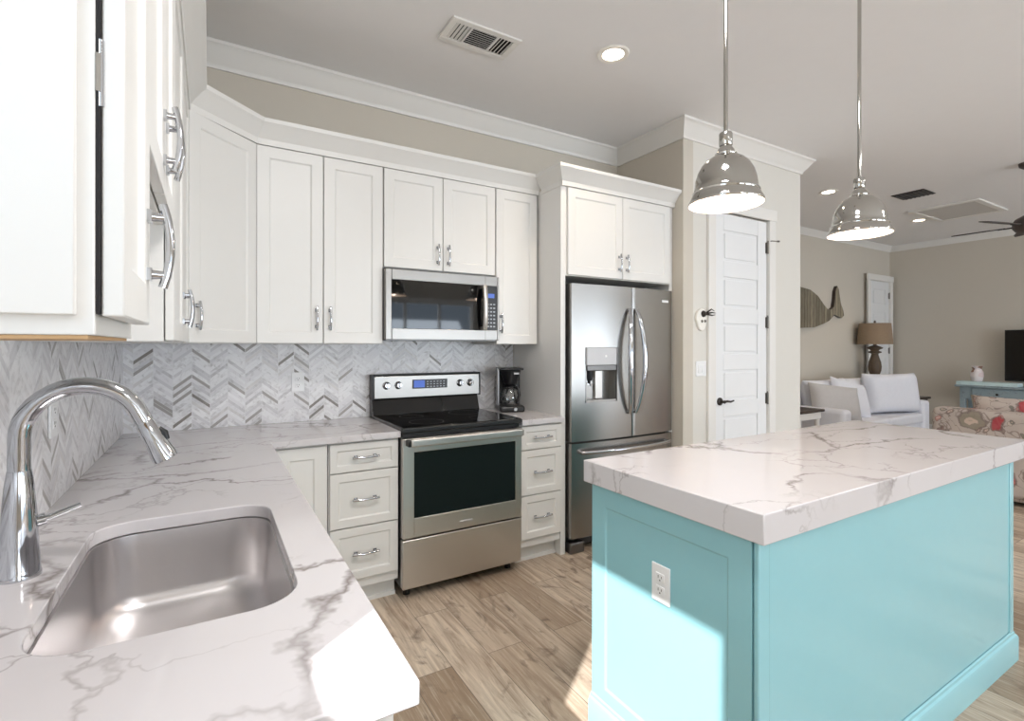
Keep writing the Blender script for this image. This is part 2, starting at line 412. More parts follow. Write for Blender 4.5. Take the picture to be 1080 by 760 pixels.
# ------------------------------------------------------------------ the room
XL, YB, ZC = -0.397, 3.289, 3.05
PX, PY, PX1 = 3.032, 2.580, 4.580       # pantry corner, pantry front wall, its right corner
LY, LX = 4.05, 9.87                     # living room back wall and right wall
RY = -5.20                              # wall behind the camera
struct(MB().box(XL - .15, RY - .15, -0.08, LX + .15, LY + .15, 0), 'floor', 'floor')
struct(MB().box(XL - .15, RY - .15, ZC, LX + .15, LY + .15, ZC + .1), 'ceiling', 'ceil')
# left wall with the window over the counter end
WY0, WY1, WZ0, WZ1 = -0.38, 0.40, 1.43, 2.275
struct(MB().box(XL - .12, RY, 0, XL, WY0, ZC).box(XL - .12, WY1, 0, XL, YB + .12, ZC).box(XL - .12, WY0, 0, XL, WY1, WZ0).box(XL - .12, WY0, WZ1, XL, WY1, ZC), 'wall_left', 'wall')
struct(MB().box(XL, YB, 0, PX, YB + .12, ZC), 'wall_back', 'wall')
struct(MB().box(PX, PY, 0, PX + .11, LY, ZC), 'wall_pantry_left', 'wall')
DX0, DX1, DZ = 3.385, 4.085, 2.43
struct(MB().box(PX + .11, PY, 0, DX0, PY + .11, ZC).box(DX1, PY, 0, PX1, PY + .11, ZC).box(DX0, PY, DZ, DX1, PY + .11, ZC), 'wall_pantry_front', 'pwall')
struct(MB().box(PX1 - .11, PY + .11, 0, PX1, LY, ZC), 'wall_pantry_right', 'wall')
struct(MB().box(PX1, LY, 0, LX, LY + .12, ZC), 'wall_living_back', 'wall')
struct(MB().box(LX, RY, 0, LX + .12, LY + .12, ZC), 'wall_right', 'wall')
# wall behind the camera, with its openings
OPEN = [(0.55, 2.15, 0.75, 2.35), (2.95, 5.45, 0.05, 2.4), (6.35, 8.45, 0.05, 2.4)]
mb = MB(); x = XL - .12
for a, b, c, d in OPEN:
    mb.box(x, RY - .12, 0, a, RY, ZC); mb.box(a, RY - .12, 0, b, RY, c); mb.box(a, RY - .12, d, b, RY, ZC); x = b
mb.box(x, RY - .12, 0, LX, RY, ZC)
struct(mb, 'wall_rear', 'wall')
def window(n, x0, x1, z0, z1, nm, slats=False):
    r = bpy.data.objects.new('window_%d' % n, None); COL.objects.link(r); r['kind'] = 'structure'; r.location = (x0, RY, z0)
    W, H = x1 - x0, z1 - z0
    f = MB().box(-.07, 0, -.07, 0, .02, H + .07).box(W, 0, -.07, W + .07, .02, H + .07).box(0, 0, H, W, .02, H + .07).box(0, 0, -.07, W, .02, 0)
    for k in range(nm + 1):
        u = W * k / nm; f.box(max(0, u - .03), -.08, 0, min(W, u + .03), -.03, H)
    f.box(0, -.08, 0, W, -.03, .06).box(0, -.08, H - .06, W, -.03, H)
    struct(f, 'window_frame', 'trim', r)
    struct(MB().box(0, -.06, 0, W, -.054, H), 'window_pane', 'pane', r)
    if slats:
        s = MB()
        for k in range(int(H / .05)): s.box(.01, .03, .02 + k * .05, W - .01, .033, .052 + k * .05)
        struct(s, 'window_blind', 'blind', r)
window(2, *OPEN[0], 2, True); window(3, *OPEN[1], 3); window(4, *OPEN[2], 2)
r = bpy.data.objects.new('window_1', None); COL.objects.link(r); r['kind'] = 'structure'; r.location = (XL, WY0, WZ0)
W, H = WY1 - WY0, WZ1 - WZ0
struct(MB().box(-.10, -.0, 0, -.06, .008, H).box(-.10, W - .008, 0, -.06, W, H).box(-.10, 0, 0, -.06, W, .008).box(-.10, 0, H - .008, -.06, W, H), 'window_frame', 'trim', r)
struct(MB().box(-.085, 0, 0, -.08, W, H), 'window_pane', 'pane', r)

# crown moulding and baseboards
CR = [(0, -.125), (.012, -.125), (.016, -.108), (.022, -.1), (.045, -.07), (.068, -.035), (.08, -.02), (.088, -.016), (.09, 0), (0, 0)]
struct(MB().sweep([(XL, RY), (XL, YB), (PX, YB), (PX, PY), (PX1, PY), (PX1, PY + .5)], [(o, ZC - .0005 + z) for o, z in CR]), 'trim_1', 'trim', smooth=25)
CR2 = [(o * .7, z * .7) for o, z in CR]
struct(MB().sweep([(PX1, PY + .5), (PX1, LY), (LX, LY), (LX, RY)], [(o, ZC - .0005 + z) for o, z in CR2]), 'trim_2', 'trim', smooth=25)
BB = [(0, 0), (.016, 0), (.016, .11), (.010, .125), (.006, .135), (0, .135)]
struct(MB().sweep([(PX + .02, PY), (DX0 - .09, PY)], BB), 'baseboard_pantry', 'trim')
struct(MB().sweep([(DX1 + .09, PY), (PX1, PY), (PX1, LY), (8.9, LY)], BB), 'baseboard_living', 'trim')
struct(MB().sweep([(LX, LY), (LX, RY)], BB), 'baseboard_right', 'trim')
# tile
struct(MB().box(XL, YB - .009, .9145, 1.972, YB - .0005, 1.84), 'trim_3', 'chevx')
struct(MB().box(XL + .0005, WY1 + .02, .9145, XL + .009, YB - .009, 1.70), 'trim_4', 'chevy')

# doors
def panel_door(n, x0, x1, z1, yf, hinge_right=True, handle=True, npan=6):
    r = bpy.data.objects.new('door_%d' % n, None); COL.objects.link(r); r['kind'] = 'structure'; r.location = (x0, yf, 0)
    W = x1 - x0
    mb = MB(); t = 0.036; rail = .128; top = .13; st = .125
    pit = (z1 - top - .19 + rail) / npan; ph = pit - rail
    z = z1 - top
    mb.box(0.003, .018, .01, W - .003, .05, z1)
    mb.box(.003, .006, .01, st, .018, z1).box(W - st, .006, .01, W - .003, .018, z1)
    mb.box(st, .006, z, W - st, .018, z1)
    for k in range(npan):
        zb = z - ph
        mb.box(st + .022, .010, zb + .022, W - st - .022, .018, z - .022)
        nz = zb - rail if k < npan - 1 else .01
        mb.box(st, .006, max(nz, .01), W - st, .018, zb); z = zb - rail
    struct(mb, 'door_leaf', 'door', r, bev=.004, smooth=0)
    c = MB(); cw = .088
    c.box(-cw, -.022, 0, 0, -.0, z1 + .01).box(W, -.022, 0, W + cw, -.0, z1 + .01).box(-cw - .012, -.026, z1 + .01, W + cw + .012, 0, z1 + .105)
    struct(c, 'door_casing', 'trim', r, bev=.003)
    struct(MB().box(-.001, 0, 0, .002, .11, z1).box(W - .002, 0, 0, W + .001, .11, z1).box(0, 0, z1 + .002, W, .11, z1 + .01), 'door_jamb', 'trim', r)
    if handle:
        hx = .075
        h = MB().lathe([(.0, -.001), (.031, -.001), (.031, -.010), (.024, -.016), (.012, -.018), (.011, -.045), (.014, -.05), (0, -.052)], (hx, .007, .935), 24, 'y')
        h.tube([(hx, -.040, .935), (hx + .03, -.044, .940), (hx + .07, -.044, .934), (hx + .115, -.040, .940)], [.010, .009, .008, .006], 10)
        struct(h, 'door_handle', 'blackm', r, smooth=40)
    hxx = W - .002 if hinge_right else .002
    for zz in (z1 - .22, z1 / 2 + .36, .93) if n == 1 else (z1 - .22, 1.3, .5):
        h = MB().cyl((hxx, -.004, zz - .05), (hxx, -.004, zz + .05), .008, n=12).box(hxx - .02, .0, zz - .045, hxx + .012, .006, zz + .045)
        h.cyl((hxx, -.004, zz + .05), (hxx, -.004, zz + .06), .005, n=10)
        if zz > z1 - .3 and n == 1: h.tube([(hxx, -.004, zz + .055), (hxx + .02, -.03, zz + .058), (hxx + .065, -.05, zz + .056)], [.004, .004, .004], 8).cyl((hxx + .065, -.05, zz + .056), (hxx + .082, -.056, zz + .056), .008, n=10)
        struct(h, 'door_hinge', 'hinge', r, smooth=40)
    return r
panel_door(1, DX0, DX1, DZ, PY - .0)
mbk = struct(MB().box(PX + .2, PY + 1.2, 0, PX1 - .2, PY + 1.21, ZC), 'wall_pantry_back', 'wall')
d2 = panel_door(2, 9.06, 9.72, 2.43, LY - .055, handle=False)

# ------------------------------------------------------------------ cabinets
def pull(parent, c, vertical=True, L=.128, base_y=0.0, out=.029, flip=1, label=None):
    """arched chrome pull on a face at y = base_y facing -y; c = (x, z) of its middle"""
    mb = MB(); n = 14; pts = []; h = L / 2
    for i in range(n + 1):
        s = -1 + 2 * i / n
        a = s * (h + .012); o = out * (0.66 + 0.34 * (1 - s * s))
        pts.append((c[0], base_y - o, c[1] + a) if vertical else (c[0] + a, base_y - o, c[1]))
    mb.tube(pts, .0062, 10)
    for s in (-1, 1):
        a = s * h * .86; o = out * (0.66 + 0.34 * (1 - .8))
        p0 = (c[0], base_y, c[1] + a) if vertical else (c[0] + a, base_y, c[1])
        p1 = (c[0], base_y - o, c[1] + a) if vertical else (c[0] + a, base_y - o, c[1])
        mb.cyl(p0, p1, .0075, .0055, 12)
        q = Vector(p0); mb.box(q.x - .009, base_y - .006, q.z - .009, q.x + .009, base_y, q.z + .009)
    return mb.build('handle', 'chrome', parent, smooth=40, label=label)

T = .02
def wall_cabinet(label, loc, rz, w, z0, z1, depth, doors, hand='auto', group='white wall cabinets', hz=None, name='wall_cabinet', side_gap=0.0):
    """front-left bottom corner of the carcass at loc; doors stand T in front of it"""
    o = thing(name, label, 'cabinet', (loc[0], loc[1], z0), rz, group); H = z1 - z0
    MB().box(0, .001, 0, w, depth, H + .03).build('body', 'cab', o, bev=.0015, smooth=0)
    dw = w / doors
    for k in range(doors):
        a, b = k * dw + .0025, (k + 1) * dw - .0025
        d = MB().shaker(a, .003, b, H, -T - .0015, T).build('door', 'cab', o, bev=.0022, smooth=20)
        left = (doors == 2 and k == 0) or (doors == 1 and hand == 'right')
        if hand != 'none': pull(d, ((b - .033) if left else (a + .033), (.14 if hz is None else hz)), True, .105, -T - .0015)
    return o
ZT = 2.422; ZU = 1.384
BF = 2.958      # front of the back-wall carcasses
LF = -.103      # front of the left-wall carcasses
wall_cabinet('white double-door wall cabinet between corner cabinet and microwave', (.205, BF, 0), 0, .667, ZU, ZT, YB - BF - .012, 2)
wall_cabinet('short white two-door wall cabinet directly above the microwave', (.876, BF, 0), 0, .752, 1.838, ZT, YB - BF - .012, 2, hz=.10)
wall_cabinet('narrow single-door white wall cabinet between microwave and fridge panel', (1.632, BF, 0), 0, .330, ZU, ZT, YB - BF - .012, 1, hand='left')
# left run (faces +x)
q = thing('wall_cabinet', 'white wall cabinet nearest the viewer, with panelled end beside sink window', 'cabinet', (LF, .674, ZU), PI / 2, 'white wall cabinets')
Hh = ZT - ZU; dl = LF - XL - .012
MB().box(0, .0, .0, .288, dl, Hh + .03).build('body', 'cab', q, bev=.0015, smooth=0)
MB().box(.003, .006, -.004, .285, dl - .004, -.0002).build('underside', 'rawwood', q, smooth=0)
ep = MB().shaker(.0145, .020, dl - .004, Hh, -.012, .012, .056, .006); ep.xf(Matrix.Rotation(-PI / 2, 4, 'Z') @ Matrix.Diagonal((-1, 1, 1, 1))); ep.build('end_panel', 'cab', q, bev=.0015, smooth=20)
d = MB().shaker(.004, .020, .262, Hh, -T - .0045, T).build('door', 'cab', q, bev=.0022, smooth=20)
pull(d, (.228, .135), True, .098, -T - .0045, out=.028)
MB().box(.0012, -.0042, .022, .25, -.0004, Hh).build('gap_shade', 'gap', q, smooth=0)  # dark sheet in the door gap, its shade put in as colour
hg = MB().box(.0, -.0048, .255, .03, -.0002, .295).cyl((.004, -.004, .24), (.004, -.004, .31), .0032, n=10); hg.build('hinge', 'chrome', q, smooth=40)
wall_cabinet('short raised white wall cabinet hung above the sink', (LF, .965, 0), PI / 2, .622, 1.685, ZT, dl, 2, hz=.11)
wall_cabinet('white two-door wall cabinet beyond the sink, next to the corner', (LF, 1.590, 0), PI / 2, 1.070, ZU, ZT, dl, 2, hz=.12)
# diagonal corner cabinet
A = Vector((LF, 2.664)); B_ = Vector((.2015, BF)); dv = (B_ - A); Lw = dv.length
q = thing('corner_cabinet', 'angled white corner wall cabinet with a single tall door', 'cabinet', (A.x, A.y, ZU), math.atan2(dv.y, dv.x), 'white wall cabinets')
Rm = Matrix.Rotation(-math.atan2(dv.y, dv.x), 4, 'Z')
def loc2(p): v = Rm @ Vector((p[0] - A.x, p[1] - A.y, 0)); return (v.x, v.y)
poly = [loc2(p) for p in ((LF, 2.664), (.2015, BF), (.2015, YB - .012), (XL + .012, YB - .012), (XL + .012, 2.664))]
MB().prism(poly, lambda a, b, t: (a, b, t), 0, Hh + .03).build('body', 'cab', q, smooth=0)
d = MB().shaker(.012, .003, Lw - .012, Hh, -T - .001, T).build('door', 'cab', q, bev=.0022, smooth=20)
pull(d, (.05, .125), True, .105, -T - .001)

# cabinet crown, one continuous run
def wall_crown():
    pr = [(0, 0), (.004, 0), (.006, .03), (.022, .05), (.05, .085), (.066, .098), (.068, .118), (-.02, .118), (-.02, 0)]
    o = -T - .002
    path = [(XL + .012, .662), (LF - o, .662 - .0), (LF - o, 2.664 - o * .42), (.2015 - o * .42, BF + o), (1.9715, BF + o)]
    m = MB().sweep(path[1:], [(a, ZT + .003 + z) for a, z in pr])
    ob = m.build('crown_molding', 'cab', smooth=25)
    tag(ob, 'white crown moulding run along tops of the wall cabinets', 'moulding')
wall_crown()

# fridge surround: two panels and the cabinet over the fridge
q = thing('fridge_surround', 'tall white surround with two-door cabinet over the steel fridge', 'cabinet', (1.975, 2.68, 0))
MB().box(0, 0, 0, .038, YB - 2.68 - .012, 2.452).build('side_panel', 'cab', q, bev=.0015, smooth=0)
MB().box(1.019, 0, 0, 1.054, YB - 2.68 - .012, 2.452).build('side_panel', 'cab', q, bev=.0015, smooth=0)
MB().box(.038, .002, 1.84, 1.019, YB - 2.68 - .012, 2.452).build('body', 'cab', q, smooth=0)
for k in range(2):
    a, b = .046 + k * .4835, .046 + (k + 1) * .4835
    d = MB().shaker(a + .002, 1.845, b - .002, ZT, -.018, T).build('door', 'cab', q, bev=.0022, smooth=20)
    pull(d, ((b - .035) if k == 0 else (a + .035), 1.955), True, .10, -.018)
pr = [(0, 0), (.004, 0), (.006, .03), (.022, .05), (.05, .085), (.066, .098), (.068, .118), (-.02, .118), (-.02, 0)]
MB().sweep([(0 - .001, .22), (0 - .001, -.020), (1.055, -.020)], [(a, ZT + .003 + z) for a, z in pr]).build('crown_molding', 'cab', q, smooth=25)

# base cabinets
def toe(mb, w, d): mb.box(0, .06, 0, w, d, .105)
def base_cabinet(label, loc, rz, w, depth, layout, name='base_cabinet', top=.878):
    o = thing(name, label, 'cabinet', (loc[0], loc[1], 0), rz, 'white base cabinets')
    MB().box(0, 0, .105, w, depth, top).build('body', 'cab', o, bev=.0015, smooth=0)
    MB().box(.001, .06, 0, w - .001, depth, .1048).box(.001, .048, 0, w - .001, .06, .02).build('toe_kick', 'cab', o, smooth=0)
    for kind, x0, z0, x1, z1 in layout:
        if kind == 'drawer':
            d = MB().shaker(x0, z0, x1, z1, -T - .001, T, .042 if z1 - z0 > .18 else .034).build('drawer', 'cab', o, bev=.0022, smooth=20)
            pull(d, ((x0 + x1) / 2, (z0 + z1) / 2), False, .115, -T - .001)
        else:
            MB().shaker(x0, z0, x1, z1, -T - .001, T).build('door', 'cab', o, bev=.0022, smooth=20)
    return o
YC = 2.685
def dr(w): return [('drawer', .006, .722, w - .006, .868), ('drawer', .006, .436, w - .006, .716), ('drawer', .006, .16, w - .006, .430)]
base_cabinet('white three-drawer base cabinet left of the range', (.515, YC, 0), 0, .366, YB - YC - .01, dr(.366))
base_cabinet('white corner base cabinet door half hidden behind the sink counter', (.226, YC, 0), 0, .286, YB - YC - .01, [('door', .045, .16, .28, .868)])
base_cabinet('white three-drawer base cabinet between range and fridge panel', (1.656, YC, 0), 0, .317, YB - YC - .01, dr(.317))
o = thing('base_cabinet', 'white sink base run under the marble counter on the left', 'cabinet', (.203, .69, 0), PI / 2, 'white base cabinets')
LW = YB - .69 - .61
MB().box(0, 0, .105, .25, .58, .878).box(1.02, 0, .105, LW, .58, .878).box(.25, 0, .105, 1.02, .012, .878).box(.25, .56, .105, 1.02, .58, .878).box(.25, .012, .105, 1.02, .56, .125).build('body', 'cab', o, smooth=0)
MB().box(.01, .06, 0, LW, .58, .1048).build('toe_kick', 'cab', o, smooth=0)
for k in range(4): MB().shaker(.01 + k * .48, .16, .01 + k * .48 + .474, .868, -T - .001, T).build('door', 'cab', o, bev=.0022, smooth=20)
ep = MB().shaker(.0, .11, .575, .868, -.010, .010, .055, .005); ep.xf(Matrix.Rotation(-PI / 2, 4, 'Z') @ Matrix.Diagonal((-1, 1, 1, 1))); ep.build('end_panel', 'cab', o, smooth=20)

# ------------------------------------------------------------------ worktops
def rrect(x0, y0, x1, y1, r, n=8):
    p = []
    for cx, cy, a0 in ((x1 - r, y1 - r, 0), (x0 + r, y1 - r, 90), (x0 + r, y0 + r, 180), (x1 - r, y0 + r, 270)):
        for i in range(n + 1):
            a = math.radians(a0 + 90 * i / n); p.append((cx + r * math.cos(a), cy + r * math.sin(a)))
    return p
SX0, SX1, SY0, SY1 = -.250, .146, .985, 1.645
hole = rrect(SX0, SY0, SX1, SY1, .085)
CE, YF = .248, 2.640
ctr = MB().holed([(XL + .0005, .659), (CE, .659), (CE, YF), (.882, YF), (.882, YB - .0095), (XL + .0005, YB - .0095)], hole, .880, .914).build('countertop', 'quartz', bev=.003, seg=2, smooth=30)
tag(ctr, 'white veined L-shaped stone countertop with sink cutout, left side', 'countertop')
ctr = MB().box(1.655, YF, .880, 1.9735, YB - .0095, .914).build('countertop', 'quartz', bev=.003, smooth=30)
tag(ctr, 'small white stone countertop under the coffee maker right of range', 'countertop')

# sink
def sink():
    o = thing('sink', 'undermount stainless steel single-bowl sink set in the white counter', 'sink', ((SX0 + SX1) / 2, (SY0 + SY1) / 2, .68))
    cx, cy = (SX0 + SX1) / 2, (SY0 + SY1) / 2
    hx, hy = (SX1 - SX0) / 2, (SY1 - SY0) / 2
    mb = MB(); rings = []
    lev = [(.022, .199, .10), (.022, .1975, .10), (.004, .1975, .088), (.004, .194, .088), (.008, .10, .088), (.012, .045, .088), (.018, .024, .09), (.032, .009, .09), (.055, .001, .085), (.12, -.003, .07), (.14, -.006, .05)]
    for k, (ins, z, r) in enumerate(lev):
        e = ins if k > 1 else -ins
        pts = rrect(-hx + e - .002, -hy + e - .002, hx - e + .002, hy - e + .002, r, 8)
        rings.append([mb.bm.verts.new((x, y, z)) for x, y in pts])
    for a, b in zip(rings, rings[1:]):
        n = len(a)
        for i in range(n): mb.bm.faces.new((a[i], a[(i + 1) % n], b[(i + 1) % n], b[i]))
    mb.bm.faces.new(rings[-1])
    ob = mb.build('bowl', 'sink', o, smooth=50)
    md = ob.modifiers.new('thickness', 'SOLIDIFY'); md.thickness = .0015; md.offset = -1
    MB().lathe([(0, -.008), (.045, -.008), (.045, .0), (.038, .002), (.030, -.003), (.0, -.004)], (0, 0, -.003), 28).build('drain', 'chrome', o, smooth=40)
sink()

# faucet
def faucet():
    o = thing('faucet', 'chrome pull-down gooseneck faucet standing behind the sink', 'faucet', (-.325, 1.362, .914), -.03)
    MB().lathe([(0, 0), (.034, 0), (.034, .006), (.0325, .012), (.030, .06), (.027, .12), (.0225, .18), (.0195, .205), (.0185, .211), (.0, .211)], n=36).build('body', 'chrome', o, smooth=40)
    zc = .276; R = .100
    pts = [(0, 0, .211), (0, 0, .24), (0, 0, zc)]
    for a in range(170, 24, -10): pts.append((R + R * math.cos(math.radians(a)), 0, zc + R * math.sin(math.radians(a))))
    d = Vector((math.sin(math.radians(25)), 0, -math.cos(math.radians(25)))); e = Vector(pts[-1])
    j = e + d * .035
    pts.append(tuple(j))
    MB().tube(pts, .0178, 24).build('spout', 'chrome', o, smooth=40)
    h = MB().tube([j, j + d * .004, j + d * .008, j + d * .05, j + d * .082, j + d * .094], [.0170, .0170, .0188, .0205, .0245, .0245], 24)
    sp = h.build('spray_head', 'chrome', o, smooth=40)
    nn = Vector((d.z, 0, -d.x)) * -1
    MB().tube([j + d * .026 + nn * .017, j + d * .04 + nn * .0225, j + d * .056 + nn * .0205], [.005, .007, .005], 10).build('spray_button', 'black', sp, smooth=40)
    MB().cyl(j + d * .0935, j + d * .095, .020, n=24).build('nozzle', 'dark', sp, smooth=40)
    MB().tube([(.020, .008, .103), (.045, .016, .108), (.088, .032, .121)], [.0072, .0062, .0058], 12).build('lever', 'chrome', o, smooth=40)
    MB().cyl((.014, .005, .102), (.036, .0135, .106), .0125, n=20).build('lever_hub', 'chrome', o, smooth=40)
faucet()

# ------------------------------------------------------------------ range
def stove():
    X0, W = .884, .75
    o = thing('range', 'stainless steel electric range with black glass cooktop and oven', 'range', (X0, 2.613, 0))
    # local: x 0..W, y 0 (door front) .. +, z
    MB().box(.004, .045, .06, W - .004, .645, .905).build('body', 'dark', o, bev=.003, smooth=0)
    for sx in (.05, W - .05):
        for sy in (.09, .58): MB().cyl((sx, sy, 0), (sx, sy, .06), .018, n=14).build('foot', 'black', o)
    # cooktop with black front lip
    MB().box(-.0012, .012, .900, W + .006, .60, .932).build('cooktop', 'glassblk', o, bev=.006, seg=3, smooth=30)
    MB().box(-.0015, .006, .905, W + .008, .014, .926).build('cooktop_edge', 'black', o, bev=.003)
    for cx, cy, r in ((.20, .17, .10), (.56, .17, .075), (.20, .43, .075), (.56, .43, .10)):
        MB().lathe([(r - .0012, .9322), (r, .9322), (r, .9324), (r - .0012, .9324)], (cx, cy, 0), 48, close=True).build('burner_ring', 'dark', o)
    # vent strip under the top
    MB().box(.006, .022, .878, W - .006, .05, .900).build('vent_strip', 'black', o, bev=.002)
    # oven door
    d = MB()
    wx0, wx1, wz0, wz1 = .064, W - .044, .440, .797
    d.box(.002, .0, .335, wx0, .043, .872).box(wx1, .0, .335, W - .002, .043, .872).box(wx0, .0, .335, wx1, .043, wz0).box(wx0, .0, wz1, wx1, .043, .872)
    dd = d.build('oven_door', 'steel', o, bev=.0025, smooth=20)
    MB().box(wx0 - .001, .006, wz0 - .001, wx1 + .001, .04, wz1 + .001).build('oven_window', 'ovenglass', dd, smooth=0)
    h = MB().box(.03, -.050, .832, W - .018, -.028, .876); h.build('handle', 'steel', dd, bev=.009, seg=4, smooth=40, label='wide flat satin steel handle bar')
    for x in (.022, W - .03): MB().box(x - .006, -.046, .836, x + .016, .002, .870).build('handle_bracket', 'black', dd, bev=.003)
    MB().box(.335, -.0012, .372, .415, .0005, .381).build('nameplate', 'grey', dd)
    # storage drawer
    MB().box(.002, .004, .062, W - .002, .045, .325).build('storage_drawer', 'steel', o, bev=.004, smooth=20)
    # backguard
    MB().prism([(.565, .93), (.60, 1.032), (.66, 1.032), (.66, .93)], lambda a, b, t: (t, a, b), .0, W).build('backguard_base', 'glassblk', o, bev=.004, smooth=30)
    bg = MB().prism([(.578, 1.034), (.584, 1.178), (.60, 1.184), (.655, 1.184), (.655, 1.034)], lambda a, b, t: (t, a, b), .008, W + .006)  .build('control_panel', 'steelm', o, bev=.004, smooth=30)
    MB().box(-.002, .582, 1.028, .0085, .656, 1.188).box(W + .0055, .582, 1.028, W + .016, .656, 1.188).box(0, .590, 1.1835, W + .012, .656, 1.189).build('trim_frame', 'black', bg, bev=.002)
    MB().box(.262, .576, 1.090, .508, .583, 1.150).build('display_panel', 'black', bg)
    MB().box(.27, .5748, 1.098, .345, .577, 1.145).build('display', 'display', bg)
    bt = MB()
    for i in range(6):
        for j in range(3): bt.box(.360 + i * .0235, .5753, 1.099 + j * .0165, .372 + i * .0235, .577, 1.104 + j * .0165)
    bt.build('button_print', 'button', bg)
    for x in (.088, .166, .606, .684):
        k = MB().lathe([(0, -.026), (.015, -.026), (.0185, -.021), (.020, -.004), (.025, 0), (0, 0)], (x, .580, 1.117), 28, 'y').build('knob', 'chrome', bg, smooth=40)
        MB().box(x - .0035, .5485, 1.100, x + .0035, .556, 1.134).build('knob_grip', 'silver', k, bev=.001)
stove()

# ------------------------------------------------------------------ microwave
def microwave():
    X0, W, Z0, Hm = .874, .756, 1.410, .417
    o = thing('microwave', 'stainless over-the-range microwave with black glass door', 'microwave', (X0, 2.890, Z0))
    MB().box(0, .035, .006, W, .385, Hm).build('body', 'dark', o, bev=.003)
    MB().box(.01, .03, -.004, W - .01, .37, .006).build('bottom_grille', 'steeld', o)
    f = MB(); x0, x1, z0, z1 = .036, .742, .066, .352
    f.box(0, 0, .0, x0, .035, Hm - .002).box(x1, 0, 0, W, .035, Hm - .002).box(x0, 0, 0, x1, .035, z0).box(x0, 0, z1, x1, .035, Hm - .002)
    fr = f.build('front_frame', 'steelm', o, bev=.003, smooth=20)
    MB().box(x0, .006, z0, .652, .034, z1).build('door_glass', 'glassblk', o, smooth=0)
    cp = MB().box(.655, .005, z0, x1, .034, z1).build('control_panel', 'black', o, smooth=0)
    MB().box(.674, .0038, .275, .722, .0055, .303).build('display', 'display', cp)
    bt = MB()
    for i in range(3):
        for j in range(7): bt.box(.668 + i * .023, .0040, .085 + j * .024, .682 + i * .023, .0055, .094 + j * .024)
    bt.build('button_print', 'button', cp)
    MB().box(.6525, -.0005, 0, .6545, .0065, Hm - .002).build('door_seam', 'gap', fr)
    pts = []
    for i in range(13):
        s = -1 + i / 6; pts.append((.634 + .004 * s * s, -.020 - .024 * (1 - s * s), .209 + s * .142))
    h = MB().tube(pts, .0125, 16, flat=1.35)
    for s in (-1, 1): h.box(.622, -.022, .209 + s * .132 - .010, .648, .007, .209 + s * .132 + .010)
    h.build('handle', 'steel', o, smooth=40, label='bowed satin steel handle')
microwave()

